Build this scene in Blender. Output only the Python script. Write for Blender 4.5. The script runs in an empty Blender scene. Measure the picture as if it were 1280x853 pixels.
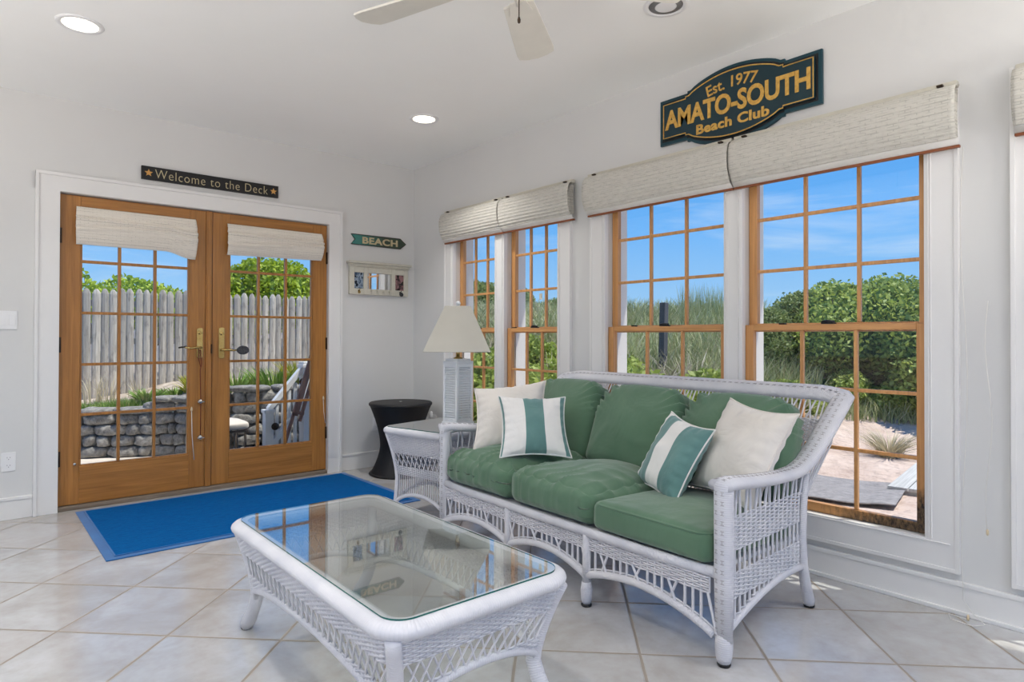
import bpy, bmesh, math, random
import numpy as np
from mathutils import Vector, Matrix, noise
random.seed(7)
PI = math.pi
C = bpy.context.scene.collection
S = bpy.context.scene

# ------------------------------------------------------------------ helpers
def lin(*c):
    o = []
    for v in c:
        v = v / 255.0
        o.append(v / 12.92 if v <= 0.04045 else ((v + 0.055) / 1.055) ** 2.4)
    return tuple(o)

class MB:
    """collects geometry for one mesh"""
    def __init__(s):
        s.v = []; s.f = []; s.uv = []; s.mi = []; s.sm = []
    def add(s, vs, fs, uvs=None, mi=0, smooth=False):
        o = len(s.v)
        s.v.extend([tuple(p) for p in vs])
        for k, f in enumerate(fs):
            s.f.append(tuple(i + o for i in f))
            s.uv.append(uvs[k] if uvs else [(0, 0)] * len(f))
            s.mi.append(mi); s.sm.append(smooth)
    def box(s, x0, x1, y0, y1, z0, z1, mi=0, M=None):
        vs = [(x, y, z) for x in (x0, x1) for y in (y0, y1) for z in (z0, z1)]
        if M is not None: vs = [tuple(M @ Vector(p)) for p in vs]
        fs = [(0, 1, 3, 2), (4, 6, 7, 5), (0, 4, 5, 1), (2, 3, 7, 6), (0, 2, 6, 4), (1, 5, 7, 3)]
        s.add(vs, fs, None, mi, False)
    def tube(s, pts, r, n=8, closed=False, caps=True, up=None, flat=1.0, mi=0, smooth=True, twist=0.0):
        """sweep a circle (radius r, or list) along pts; flat scales the binormal axis"""
        P = [Vector(p) for p in pts]; m = len(P)
        if m < 2: return
        R = r if isinstance(r, (list, tuple)) else [r] * m
        T = []
        for i in range(m):
            if closed: t = P[(i + 1) % m] - P[i - 1]
            else: t = P[min(i + 1, m - 1)] - P[max(i - 1, 0)]
            if t.length < 1e-9: t = Vector((0, 0, 1))
            T.append(t.normalized())
        u = Vector(up) if up is not None else (Vector((0, 0, 1)) if abs(T[0].z) < .9 else Vector((1, 0, 0)))
        vs = []; L = 0; Ls = []
        for i in range(m):
            t = T[i]
            u = (u - t * u.dot(t))
            if u.length < 1e-6: u = t.orthogonal()
            u.normalize(); w = t.cross(u)
            if i: L += (P[i] - P[i - 1]).length
            Ls.append(L)
            for k in range(n):
                a = 2 * PI * k / n + twist
                vs.append(P[i] + u * (math.cos(a) * R[i]) + w * (math.sin(a) * R[i] * flat))
        fs = []; uv = []
        mm = m if closed else m - 1
        for i in range(mm):
            j = (i + 1) % m
            l0 = Ls[i]; l1 = Ls[j] if j else Ls[-1] + (P[0] - P[-1]).length
            for k in range(n):
                k2 = (k + 1) % n
                fs.append((i * n + k, i * n + k2, j * n + k2, j * n + k))
                uv.append([(k / n, l0), ((k + 1) / n, l0), ((k + 1) / n, l1), (k / n, l1)])
        if not closed and caps:
            fs.append(tuple(range(n - 1, -1, -1))); uv.append([(0, 0)] * n)
            fs.append(tuple((m - 1) * n + k for k in range(n))); uv.append([(0, L)] * n)
        s.add(vs, fs, uv, mi, smooth)
    def lathe(s, prof, n=32, c=(0, 0), mi=0, smooth=True, closed=False):
        m = len(prof); vs = []
        for (r, z) in prof:
            for k in range(n):
                a = 2 * PI * k / n
                vs.append((c[0] + r * math.cos(a), c[1] + r * math.sin(a), z))
        fs = []; uv = []
        for i in range(m if closed else m - 1):
            j = (i + 1) % m
            for k in range(n):
                k2 = (k + 1) % n
                fs.append((i * n + k, i * n + k2, j * n + k2, j * n + k))
                uv.append([(k / n, prof[i][1]), ((k + 1) / n, prof[i][1]), ((k + 1) / n, prof[j][1]), (k / n, prof[j][1])])
        if not closed:
            fs.append(tuple(range(n - 1, -1, -1))); uv.append([(0, 0)] * n)
            fs.append(tuple((m - 1) * n + k for k in range(n))); uv.append([(0, 0)] * n)
        s.add(vs, fs, uv, mi, smooth)
    def prism(s, out, F, t0, t1, mi=0):
        """extrude outline [(a,b)] between depths t0,t1; F(a,b,t)->xyz"""
        n = len(out)
        vs = [F(a, b, t0) for a, b in out] + [F(a, b, t1) for a, b in out]
        fs = [tuple(range(n - 1, -1, -1)), tuple(range(n, 2 * n))]
        for k in range(n):
            k2 = (k + 1) % n
            fs.append((k, k2, n + k2, n + k))
        s.add(vs, fs, None, mi, False)
    def surf(s, fn, nu, nv, mi=0, smooth=True, cu=False, mifn=None):
        vs = []
        for i in range(nu + (0 if cu else 1)):
            for j in range(nv + 1):
                vs.append(fn(i / nu, j / nv))
        o = len(s.v); s.v.extend([tuple(p) for p in vs])
        N = nv + 1
        for i in range(nu):
            i2 = (i + 1) % nu if cu else i + 1
            for j in range(nv):
                s.f.append((o + i * N + j, o + i2 * N + j, o + i2 * N + j + 1, o + i * N + j + 1))
                s.uv.append([(i / nu, j / nv), ((i + 1) / nu, j / nv), ((i + 1) / nu, (j + 1) / nv), (i / nu, (j + 1) / nv)])
                s.mi.append(mifn((i + .5) / nu, (j + .5) / nv) if mifn else mi); s.sm.append(smooth)
    def build(s, name, mats, parent=None, bevel=0, M=None, solid=0, subsurf=0):
        me = bpy.data.meshes.new(name)
        me.from_pydata(s.v, [], s.f)
        ul = me.uv_layers.new(name='UVMap')
        flat = np.array([c for f in s.uv for p in f for c in p], dtype=np.float32)
        ul.data.foreach_set('uv', flat)
        if not isinstance(mats, (list, tuple)): mats = [mats]
        for m in mats: me.materials.append(m)
        me.polygons.foreach_set('material_index', s.mi)
        me.polygons.foreach_set('use_smooth', s.sm)
        me.update()
        bm = bmesh.new(); bm.from_mesh(me)
        bmesh.ops.recalc_face_normals(bm, faces=bm.faces)
        bm.to_mesh(me); bm.free()
        o = bpy.data.objects.new(name, me); C.objects.link(o)
        if parent is not None: o.parent = parent
        if M is not None: o.matrix_local = M
        if solid:
            md = o.modifiers.new('solid', 'SOLIDIFY'); md.thickness = solid; md.offset = 0
        if bevel:
            md = o.modifiers.new('bevel', 'BEVEL'); md.width = bevel; md.segments = 2; md.limit_method = 'ANGLE'
            md.harden_normals = False
        if subsurf:
            md = o.modifiers.new('sub', 'SUBSURF'); md.levels = subsurf; md.render_levels = subsurf
        return o

def tag(o, label=None, cat=None, group=None, kind=None):
    if label: o['label'] = label
    if cat: o['category'] = cat
    if group: o['group'] = group
    if kind: o['kind'] = kind
    return o
def empty(name, loc=(0, 0, 0), rz=0, label=None, cat=None, group=None, kind=None):
    o = bpy.data.objects.new(name, None); C.objects.link(o)
    o.location = loc; o.rotation_euler = (0, 0, rz); o.empty_display_size = .1
    return tag(o, label, cat, group, kind)
def copy_tree(o, parent=None):
    c = o.copy(); C.objects.link(c); c.parent = parent
    for ch in list(o.children): copy_tree(ch, c)
    return c
def sm(t):
    t = max(0, min(1, t)); return t * t * (3 - 2 * t)

# ------------------------------------------------------------------ materials
def newmat(name):
    m = bpy.data.materials.new(name); m.use_nodes = True
    nt = m.node_tree; b = nt.nodes['Principled BSDF']
    return m, nt, b
def N(nt, t, **k):
    n = nt.nodes.new(t)
    for a, v in k.items():
        if a.startswith('i_'): n.inputs[a[2:].replace('_', ' ')].default_value = v
        else: setattr(n, a, v)
    return n
def mixc(nt, fac, a, b, bt='MIX'):
    n = nt.nodes.new('ShaderNodeMix'); n.data_type = 'RGBA'; n.blend_type = bt
    for sock, v in ((n.inputs[0], fac), (n.inputs[6], a), (n.inputs[7], b)):
        if hasattr(v, 'is_linked'): nt.links.new(v, sock)
        else: sock.default_value = v if not isinstance(v, tuple) else (*v[:3], 1)
    return n.outputs[2]
def math_(nt, op, a, b=None, c=None):
    n = nt.nodes.new('ShaderNodeMath'); n.operation = op
    for i, v in enumerate((a, b, c)):
        if v is None: continue
        if hasattr(v, 'is_linked'): nt.links.new(v, n.inputs[i])
        else: n.inputs[i].default_value = v
    return n.outputs[0]
def ramp(nt, fac, lo, hi):
    n = nt.nodes.new('ShaderNodeMapRange'); n.inputs[1].default_value = lo; n.inputs[2].default_value = hi
    nt.links.new(fac, n.inputs[0]); return n.outputs[0]
def coords(nt, scale=(1, 1, 1), which='Object', rot=(0, 0, 0), loc=(0, 0, 0)):
    tc = nt.nodes.new('ShaderNodeTexCoord'); mp = nt.nodes.new('ShaderNodeMapping')
    nt.links.new(tc.outputs[which], mp.inputs[0])
    mp.inputs['Scale'].default_value = scale; mp.inputs['Rotation'].default_value = rot; mp.inputs['Location'].default_value = loc
    return mp.outputs[0]
def noise_(nt, vec, scale=5, detail=3, rough=.5, dist=0):
    n = nt.nodes.new('ShaderNodeTexNoise'); n.inputs['Scale'].default_value = scale
    n.inputs['Detail'].default_value = detail; n.inputs['Roughness'].default_value = rough; n.inputs['Distortion'].default_value = dist
    nt.links.new(vec, n.inputs['Vector']); return n.outputs['Fac']
def bump(nt, b, h, strength=.3, dist=.002, prev=None):
    n = nt.nodes.new('ShaderNodeBump'); n.inputs['Strength'].default_value = strength; n.inputs['Distance'].default_value = dist
    nt.links.new(h, n.inputs['Height'])
    if prev: nt.links.new(prev, n.inputs['Normal'])
    nt.links.new(n.outputs[0], b.inputs['Normal']); return n.outputs[0]
def simple(name, c, rough=.5, metal=0, c2=None, nscale=8, amt=.5, bs=0, bscale=60, bdist=.001, which='Object', stretch=(1, 1, 1), spec=None):
    m, nt, b = newmat(name)
    vec = coords(nt, stretch, which)
    if c2 is None: c2 = tuple(v * .88 for v in c)
    f = noise_(nt, vec, nscale, 4, .6)
    f = ramp(nt, f, .5 - amt / 2, .5 + amt / 2)
    nt.links.new(mixc(nt, f, c, c2), b.inputs['Base Color'])
    b.inputs['Roughness'].default_value = rough; b.inputs['Metallic'].default_value = metal
    if spec is not None: b.inputs['Specular IOR Level'].default_value = spec
    if bs: bump(nt, b, noise_(nt, vec, bscale, 3), bs, bdist)
    return m
def wood(name, c, c2, axis, stain=None, rough=.35):
    m, nt, b = newmat(name)
    sc = {'x': (1.2, 22, 22), 'y': (22, 1.2, 22), 'z': (22, 22, 1.2)}[axis]
    vec = coords(nt, sc)
    f1 = noise_(nt, vec, 1.6, 5, .6, .6)
    sc2 = {'x': (.5, 60, 60), 'y': (60, .5, 60), 'z': (60, 60, .5)}[axis]
    f2 = noise_(nt, coords(nt, sc2), 2.0, 3, .6)
    col = mixc(nt, ramp(nt, f1, .3, .7), c, c2)
    col = mixc(nt, math_(nt, 'MULTIPLY', ramp(nt, f2, .45, .75), .35), col, tuple(v * .45 for v in c2))
    if stain:
        (sy, sz, ry, rz) = stain
        tc = nt.nodes.new('ShaderNodeTexCoord'); sp = nt.nodes.new('ShaderNodeSeparateXYZ'); nt.links.new(tc.outputs['Object'], sp.inputs[0])
        a = math_(nt, 'DIVIDE', math_(nt, 'SUBTRACT', sp.outputs[1], sy), ry)
        z = math_(nt, 'DIVIDE', math_(nt, 'SUBTRACT', sp.outputs[2], sz), rz)
        d = math_(nt, 'SQRT', math_(nt, 'ADD', math_(nt, 'MULTIPLY', a, a), math_(nt, 'MULTIPLY', z, z)))
        nn = noise_(nt, coords(nt, (30, 30, 12)), 1.5, 5, .7)
        d = math_(nt, 'ADD', d, math_(nt, 'MULTIPLY', math_(nt, 'SUBTRACT', nn, .5), 1.4))
        k = math_(nt, 'SUBTRACT', 1, ramp(nt, d, .55, 1.1))
        n3 = noise_(nt, coords(nt, (60, 60, 30)), 1.2, 4, .7)
        rot = mixc(nt, ramp(nt, n3, .4, .62), lin(40, 26, 16), lin(120, 96, 66))
        col = mixc(nt, k, col, rot)
    nt.links.new(col, b.inputs['Base Color'])
    b.inputs['Roughness'].default_value = rough
    bump(nt, b, f2, .15, .001)
    return m

M = {}
M['wall'] = simple('wall_paint', lin(216, 216, 214), .75, c2=lin(211, 211, 210), nscale=1.5, bs=.08, bscale=180, bdist=.0006)
M['ceiling'] = simple('ceiling_paint', lin(248, 248, 246), .85, c2=lin(245, 245, 242), nscale=1.2, bs=.06, bscale=120, bdist=.0006)
M['trim'] = simple('trim_gloss_paint', lin(230, 229, 227), .35, c2=lin(226, 225, 223), nscale=3, bs=.03, bscale=60)
OAK = lin(184, 126, 60), lin(148, 98, 42)
M['oak_x'] = wood('door_wood_x', *OAK, 'x')
M['oak_z'] = wood('door_wood_z', *OAK, 'z')
PINE = lin(222, 166, 106), lin(194, 138, 82)
M['pine_y'] = wood('sash_wood_y', *PINE, 'y')
M['pine_z'] = wood('sash_wood_z', *PINE, 'z')
M['pine_y_rot'] = wood('sash_wood_y_rot', *PINE, 'y', stain=(.94, .30, .42, .06))
M['pine_z_rot'] = wood('sash_wood_z_rot', *PINE, 'z', stain=(.93, .33, .10, .17))
M['greywood'] = wood('weathered_sill', lin(150, 138, 124), lin(108, 92, 76), 'x', rough=.8)
M['railwood'] = wood('blind_rail_wood', lin(150, 84, 40), lin(118, 60, 26), 'y', rough=.4)

def m_tile():
    m, nt, b = newmat('floor_tile')
    s = .4475
    tc = nt.nodes.new('ShaderNodeTexCoord'); mp = nt.nodes.new('ShaderNodeMapping'); mp.vector_type = 'TEXTURE'
    nt.links.new(tc.outputs['Object'], mp.inputs[0])
    mp.inputs['Location'].default_value = (.598, 2.716, 0); mp.inputs['Rotation'].default_value = (0, 0, PI / 4); mp.inputs['Scale'].default_value = (s, s, s)
    sp = nt.nodes.new('ShaderNodeSeparateXYZ'); nt.links.new(mp.outputs[0], sp.inputs[0])
    wob = math_(nt, 'MULTIPLY', math_(nt, 'SUBTRACT', noise_(nt, tc.outputs['Object'], 14, 3), .5), .006)
    ds = []
    fl = []
    for k in (0, 1):
        fr = math_(nt, 'FRACT', math_(nt, 'ADD', sp.outputs[k], wob))
        ds.append(math_(nt, 'MINIMUM', fr, math_(nt, 'SUBTRACT', 1, fr)))
        fl.append(math_(nt, 'FLOOR', sp.outputs[k]))
    d = math_(nt, 'MINIMUM', ds[0], ds[1])
    g = ramp(nt, d, .0095, .0165)   # 0 in grout, 1 on tile
    cb = nt.nodes.new('ShaderNodeCombineXYZ'); nt.links.new(fl[0], cb.inputs[0]); nt.links.new(fl[1], cb.inputs[1])
    wn = nt.nodes.new('ShaderNodeTexWhiteNoise'); nt.links.new(cb.outputs[0], wn.inputs['Vector'])
    off = nt.nodes.new('ShaderNodeVectorMath'); off.operation = 'MULTIPLY_ADD'
    nt.links.new(wn.outputs['Color'], off.inputs[0]); off.inputs[1].default_value = (9, 9, 9); nt.links.new(tc.outputs['Object'], off.inputs[2])
    n1 = noise_(nt, off.outputs[0], 3.2, 5, .6, .4)
    n2 = noise_(nt, off.outputs[0], 22, 3, .6)
    col = mixc(nt, ramp(nt, n1, .32, .68), lin(192, 194, 197), lin(164, 162, 158))
    col = mixc(nt, math_(nt, 'MULTIPLY', ramp(nt, n2, .45, .8), .3), col, lin(160, 150, 138))
    col = mixc(nt, math_(nt, 'MULTIPLY', wn.outputs['Value'], .3), col, lin(182, 170, 160))
    grout = mixc(nt, n2, lin(156, 146, 134), lin(138, 130, 120))
    nt.links.new(mixc(nt, g, grout, col), b.inputs['Base Color'])
    r = math_(nt, 'ADD', math_(nt, 'MULTIPLY', math_(nt, 'SUBTRACT', 1, g), .5), math_(nt, 'ADD', .13, math_(nt, 'MULTIPLY', n1, .14)))
    nt.links.new(r, b.inputs['Roughness'])
    b.inputs['Specular IOR Level'].default_value = .8
    h = math_(nt, 'ADD', ramp(nt, d, .004, .02), math_(nt, 'MULTIPLY', n1, .12))
    bump(nt, b, h, .5, .002)
    return m
M['tile'] = m_tile()

def m_glass(name, tint=(1, 1, 1), ior=1.45, rough=0.0, boost=1.0):
    m = bpy.data.materials.new(name); m.use_nodes = True; nt = m.node_tree
    nt.nodes.remove(nt.nodes['Principled BSDF']); out = nt.nodes['Material Output']
    tr = nt.nodes.new('ShaderNodeBsdfTransparent'); tr.inputs[0].default_value = (*tint, 1)
    gl = nt.nodes.new('ShaderNodeBsdfGlossy'); gl.inputs['Roughness'].default_value = rough
    nz = noise_(nt, coords(nt), 1.1, 2)
    bp = nt.nodes.new('ShaderNodeBump'); bp.inputs['Strength'].default_value = .02; bp.inputs['Distance'].default_value = .02
    nt.links.new(nz, bp.inputs['Height']); nt.links.new(bp.outputs[0], gl.inputs['Normal'])
    geo = nt.nodes.new('ShaderNodeNewGeometry'); dt = nt.nodes.new('ShaderNodeVectorMath'); dt.operation = 'DOT_PRODUCT'
    nt.links.new(geo.outputs['Incoming'], dt.inputs[0]); nt.links.new(geo.outputs['Normal'], dt.inputs[1])
    c5 = math_(nt, 'POWER', math_(nt, 'SUBTRACT', 1, math_(nt, 'ABSOLUTE', dt.outputs['Value'])), 5)
    f0 = ((ior - 1) / (ior + 1)) ** 2
    f = math_(nt, 'MINIMUM', math_(nt, 'MULTIPLY', math_(nt, 'ADD', f0, math_(nt, 'MULTIPLY', c5, 1 - f0)), boost), 1)
    mx = nt.nodes.new('ShaderNodeMixShader'); nt.links.new(f, mx.inputs[0]); nt.links.new(tr.outputs[0], mx.inputs[1]); nt.links.new(gl.outputs[0], mx.inputs[2])
    nt.links.new(mx.outputs[0], out.inputs[0]); return m
M['pane'] = m_glass('window_glass', (.97, .985, .975), 1.3)
M['tableglass'] = m_glass('table_glass', (.93, .965, .95), 1.5, boost=2.1)
M['glassedge'] = simple('glass_edge', lin(10, 84, 78), .15, c2=lin(16, 100, 92), nscale=20)

def m_wicker(name, c, c2, wrap=True, rough=.45, pitch=.0075):
    m, nt, b = newmat(name)
    tc = nt.nodes.new('ShaderNodeTexCoord')
    n1 = noise_(nt, tc.outputs['Object'], 9, 4)
    nt.links.new(mixc(nt, ramp(nt, n1, .35, .75), c, c2), b.inputs['Base Color'])
    b.inputs['Roughness'].default_value = rough
    if wrap:
        sp = nt.nodes.new('ShaderNodeSeparateXYZ'); nt.links.new(tc.outputs['UV'], sp.inputs[0])
        w = math_(nt, 'ABSOLUTE', math_(nt, 'SINE', math_(nt, 'MULTIPLY', math_(nt, 'ADD', sp.outputs[1], math_(nt, 'MULTIPLY', sp.outputs[0], pitch * 1.0)), PI / pitch)))
        bump(nt, b, w, .6, .0016)
    return m
M['wicker'] = m_wicker('white_wicker', lin(214, 214, 219), lin(198, 199, 207), False)
M['wrap'] = m_wicker('white_wicker_wrapped', lin(214, 214, 219), lin(198, 199, 207), True)
M['gapshade'] = simple('wicker_gap_shade', lin(168, 165, 168), .8)  # grey that imitates shade in the openings of the weave
M['blackglide'] = simple('black_glide', lin(22, 22, 22), .4)
M['blackwicker'] = m_wicker('black_wicker', lin(24, 22, 22), lin(14, 12, 12), False, .6)

def m_cloth(name, c, c2=None, rough=.9, weave=900, bs=.25, crease=.5, stretch=(1, 1, 1), nscale=5, cdist=.012, cscale=7):
    m, nt, b = newmat(name)
    vec = coords(nt, stretch)
    if c2 is None: c2 = tuple(v * .85 for v in c)
    nt.links.new(mixc(nt, ramp(nt, noise_(nt, vec, nscale, 4), .3, .7), c, c2), b.inputs['Base Color'])
    b.inputs['Roughness'].default_value = rough; b.inputs['Specular IOR Level'].default_value = .25
    b.inputs['Sheen Weight'].default_value = .35
    p = bump(nt, b, noise_(nt, coords(nt), weave, 1), bs, .0005)
    if crease:
        bump(nt, b, noise_(nt, vec, cscale, 3, .55, .7), crease, cdist, p)
    return m
M['green'] = m_cloth('green_cushion_cloth', lin(90, 120, 96), lin(80, 110, 86), crease=.55, cdist=.02, cscale=4.5)
M['cream'] = m_cloth('cream_pillow_cloth', lin(222, 217, 210), lin(214, 208, 200), crease=.5, cdist=.02)
M['white'] = m_cloth('white_stripe_cloth', lin(232, 230, 226), lin(224, 222, 218), crease=.5, cdist=.02)
M['teal'] = m_cloth('teal_stripe_cloth', lin(104, 142, 138), lin(90, 127, 124), crease=.5, cdist=.02)
M['shade'] = m_cloth('lamp_shade_cloth', lin(206, 202, 190), lin(200, 196, 184), crease=0, weave=400)

def m_blind(name, c, c2, axis):
    m, nt, b = newmat(name)
    tc = nt.nodes.new('ShaderNodeTexCoord'); sp = nt.nodes.new('ShaderNodeSeparateXYZ'); nt.links.new(tc.outputs['UV'], sp.inputs[0])
    n1 = noise_(nt, coords(nt, (8, 8, 40)), 3, 3)
    br = nt.nodes.new('ShaderNodeTexBrick'); br.offset = .5
    mp = nt.nodes.new('ShaderNodeMapping'); nt.links.new(tc.outputs['UV'], mp.inputs[0]); mp.inputs['Scale'].default_value = (1, 1, 1)
    nt.links.new(mp.outputs[0], br.inputs['Vector'])
    br.inputs['Scale'].default_value = 1; br.inputs['Brick Width'].default_value = .045; br.inputs['Row Height'].default_value = .0115
    br.inputs['Mortar Size'].default_value = .0022; br.inputs['Mortar Smooth'].default_value = .6
    col = mixc(nt, n1, c, c2)
    nt.links.new(mixc(nt, math_(nt, 'MULTIPLY', math_(nt, 'MULTIPLY', br.outputs['Fac'], ramp(nt, noise_(nt, coords(nt, (1, 14, 60)), 1.6, 2), .42, .6)), .5), col, tuple(v * .5 for v in c2)), b.inputs['Base Color'])
    b.inputs['Roughness'].default_value = .85
    bump(nt, b, math_(nt, 'SUBTRACT', 1, br.outputs['Fac']), .6, .002)
    return m
M['blind'] = m_blind('woven_blind', lin(214, 211, 202), lin(198, 195, 185), 'y')
M['doorshade'] = m_blind('cream_door_shade', lin(240, 234, 222), lin(226, 219, 206), 'y')
M['blindlining'] = m_cloth('blind_lining', lin(226, 224, 218), lin(218, 216, 210), crease=0)

def m_rug():
    m, nt, b = newmat('blue_rug')
    v = coords(nt)
    n1 = noise_(nt, coords(nt, (14, 60, 10)), 1.6, 4, .6, 1.0); n2 = noise_(nt, v, 300, 2)
    nt.links.new(mixc(nt, ramp(nt, n1, .35, .7), lin(0, 94, 158), lin(0, 76, 136)), b.inputs['Base Color'])
    b.inputs['Roughness'].default_value = .95; b.inputs['Specular IOR Level'].default_value = .1
    bump(nt, b, math_(nt, 'ADD', n1, math_(nt, 'MULTIPLY', n2, .5)), .9, .006)
    return m
M['rug'] = m_rug()
M['rugedge'] = m_cloth('rug_edge', lin(2, 98, 162), lin(0, 84, 146), crease=0)
M['brass'] = simple('brass', lin(214, 190, 128), .25, 1, c2=lin(180, 150, 88), nscale=12)
M['bronze'] = simple('dark_bronze', lin(66, 52, 40), .4, .7)
M['chrome'] = simple('bright_metal', lin(214, 214, 212), .18, 1, c2=lin(190, 190, 190))
M['black'] = simple('black_metal', lin(20, 20, 22), .45)
M['signblack'] = simple('sign_black', lin(14, 14, 16), .5, c2=lin(8, 8, 9))
M['signteal'] = simple('sign_teal', lin(4, 62, 74), .4, c2=lin(2, 52, 64), nscale=5)
M['signface'] = simple('sign_face', lin(3, 46, 56), .4, c2=lin(2, 40, 50), nscale=5)
M['gold'] = simple('sign_gold', lin(222, 178, 88), .45, 0, c2=lin(180, 136, 54), nscale=60)
M['ivory'] = simple('sign_ivory', lin(198, 184, 146), .6)
M['stargold'] = simple('star_gold', lin(214, 160, 84), .5)
M['redbrown'] = simple('bell_strap', lin(120, 40, 26), .7, c2=lin(90, 30, 20), nscale=30)
M['plastic'] = simple('white_plastic', lin(236, 236, 236), .35, c2=lin(230, 230, 230))
M['plasticdark'] = simple('slot_grey', lin(90, 90, 92), .5)
M['fan'] = simple('fan_white', lin(226, 222, 212), .4, c2=lin(218, 214, 204))
M['fanedge'] = simple('fan_blade_edge', lin(120, 110, 100), .5)
M['frame'] = simple('frame_paint', lin(206, 202, 188), .45, c2=lin(194, 190, 176), nscale=20)
M['mirror'] = simple('mirror_silver', (.9, .92, .92), .03, 1, c2=(.88, .9, .9))
M['lampwhite'] = simple('lamp_white', lin(236, 238, 240), .4, c2=lin(226, 229, 232), nscale=10)
M['tassel'] = simple('cord_tassel', lin(226, 206, 170), .6)
M['cord'] = simple('white_cord', lin(228, 226, 220), .7)

def m_emit(name, c, s):
    m = bpy.data.materials.new(name); m.use_nodes = True; nt = m.node_tree
    b = nt.nodes['Principled BSDF']
    n = noise_(nt, coords(nt), 20, 2)
    nt.links.new(mixc(nt, n, c, tuple(v * .97 for v in c)), b.inputs['Emission Color'])
    b.inputs['Emission Strength'].default_value = s; b.inputs['Base Color'].default_value = (.9, .9, .88, 1)
    return m
M['lens'] = m_emit('lamp_lens', (1, .90, .74), 3.0)

# outdoors
def m_beachsign():
    m, nt, b = newmat('beach_sign_paint')
    tc = nt.nodes.new('ShaderNodeTexCoord'); sp = nt.nodes.new('ShaderNodeSeparateXYZ'); nt.links.new(tc.outputs['Object'], sp.inputs[0])
    n1 = noise_(nt, coords(nt, (3, 30, 30)), 4, 4)
    f = math_(nt, 'ADD', ramp(nt, sp.outputs[0], 2.55, 2.85), math_(nt, 'MULTIPLY', math_(nt, 'SUBTRACT', n1, .5), .5))
    nt.links.new(mixc(nt, f, lin(64, 132, 124), lin(64, 76, 62)), b.inputs['Base Color']); b.inputs['Roughness'].default_value = .7
    return m
M['beach'] = m_beachsign()
def m_picket():
    m, nt, b = newmat('weathered_picket')
    gi = nt.nodes.new('ShaderNodeNewGeometry')
    n1 = noise_(nt, coords(nt, (26, 26, 1.6)), 2, 5, .65, .5)
    n2 = noise_(nt, coords(nt, (8, 8, 3)), 2.5, 4)
    col = mixc(nt, ramp(nt, n1, .3, .7), lin(222, 214, 200), lin(160, 150, 136))
    col = mixc(nt, math_(nt, 'MULTIPLY', ramp(nt, n2, .55, .7), .5), col, lin(98, 94, 90))
    col = mixc(nt, math_(nt, 'MULTIPLY', gi.outputs['Random Per Island'], .45), col, lin(116, 112, 108))
    nt.links.new(col, b.inputs['Base Color']); b.inputs['Roughness'].default_value = .9
    bump(nt, b, n1, .5, .004); return m
M['picket'] = m_picket()
def m_stone():
    m, nt, b = newmat('wall_stone')
    gi = nt.nodes.new('ShaderNodeNewGeometry')
    v = coords(nt); n1 = noise_(nt, v, 18, 6, .7); n2 = noise_(nt, v, 60, 4, .7)
    col = mixc(nt, ramp(nt, n1, .3, .72), lin(84, 80, 75), lin(206, 200, 190))
    col = mixc(nt, math_(nt, 'MULTIPLY', gi.outputs['Random Per Island'], .5), col, lin(120, 118, 116))
    nt.links.new(col, b.inputs['Base Color']); b.inputs['Roughness'].default_value = .95
    bump(nt, b, math_(nt, 'ADD', n1, math_(nt, 'MULTIPLY', n2, .4)), 1.0, .03); return m
M['stone'] = m_stone()
def m_leaf(name, a, b_, c_, trans=.35):
    m = bpy.data.materials.new(name); m.use_nodes = True; nt = m.node_tree; b = nt.nodes['Principled BSDF']
    gi = nt.nodes.new('ShaderNodeNewGeometry')
    col = mixc(nt, ramp(nt, gi.outputs['Random Per Island'], 0, .6), a, b_)
    col = mixc(nt, ramp(nt, gi.outputs['Random Per Island'], .6, 1), col, c_)
    v = noise_(nt, coords(nt), .9, 3)
    col = mixc(nt, math_(nt, 'MULTIPLY', ramp(nt, v, .35, .65), .4), col, tuple(x * .5 for x in a))
    nt.links.new(col, b.inputs['Base Color']); b.inputs['Roughness'].default_value = .6
    tr = nt.nodes.new('ShaderNodeBsdfTranslucent'); nt.links.new(col, tr.inputs[0])
    mx = nt.nodes.new('ShaderNodeMixShader'); mx.inputs[0].default_value = trans
    out = nt.nodes['Material Output']
    nt.links.new(b.outputs[0], mx.inputs[1]); nt.links.new(tr.outputs[0], mx.inputs[2]); nt.links.new(mx.outputs[0], out.inputs[0])
    return m
M['leafbright'] = m_leaf('bright_leaf', lin(160, 186, 44), lin(206, 222, 74), lin(112, 140, 34))
M['leafmid'] = m_leaf('hedge_leaf', lin(116, 136, 56), lin(206, 218, 116), lin(140, 160, 70))
M['leafdark'] = m_leaf('shrub_leaf', lin(134, 150, 84), lin(166, 180, 116), lin(96, 112, 62))
M['leafyellow'] = m_leaf('yellow_plant_leaf', lin(150, 160, 40), lin(196, 184, 60), lin(90, 120, 34))
M['grass'] = m_leaf('dune_grass_blade', lin(136, 150, 94), lin(188, 196, 142), lin(222, 218, 182), .25)
M['lawn'] = m_leaf('ledge_grass_blade', lin(100, 140, 50), lin(136, 168, 70), lin(170, 170, 100), .25)
M['dry'] = m_leaf('dry_stem', lin(196, 184, 150), lin(214, 204, 176), lin(160, 146, 112), .15)
M['twig'] = m_leaf('bare_twig', lin(150, 138, 116), lin(206, 196, 172), lin(110, 98, 82), .05)
M['sand'] = simple('dune_sand', lin(214, 194, 180), .95, c2=lin(176, 152, 138), nscale=2.6, amt=.5, bs=1, bscale=7, bdist=.08)
M['patio'] = simple('pale_patio', lin(216, 206, 194), .9, c2=lin(186, 174, 160), nscale=4, bs=.6, bscale=30, bdist=.01)
M['soil'] = simple('ledge_soil', lin(206, 192, 176), .95, c2=lin(150, 134, 116), nscale=7, amt=.4, bs=1, bscale=16, bdist=.04)
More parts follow.
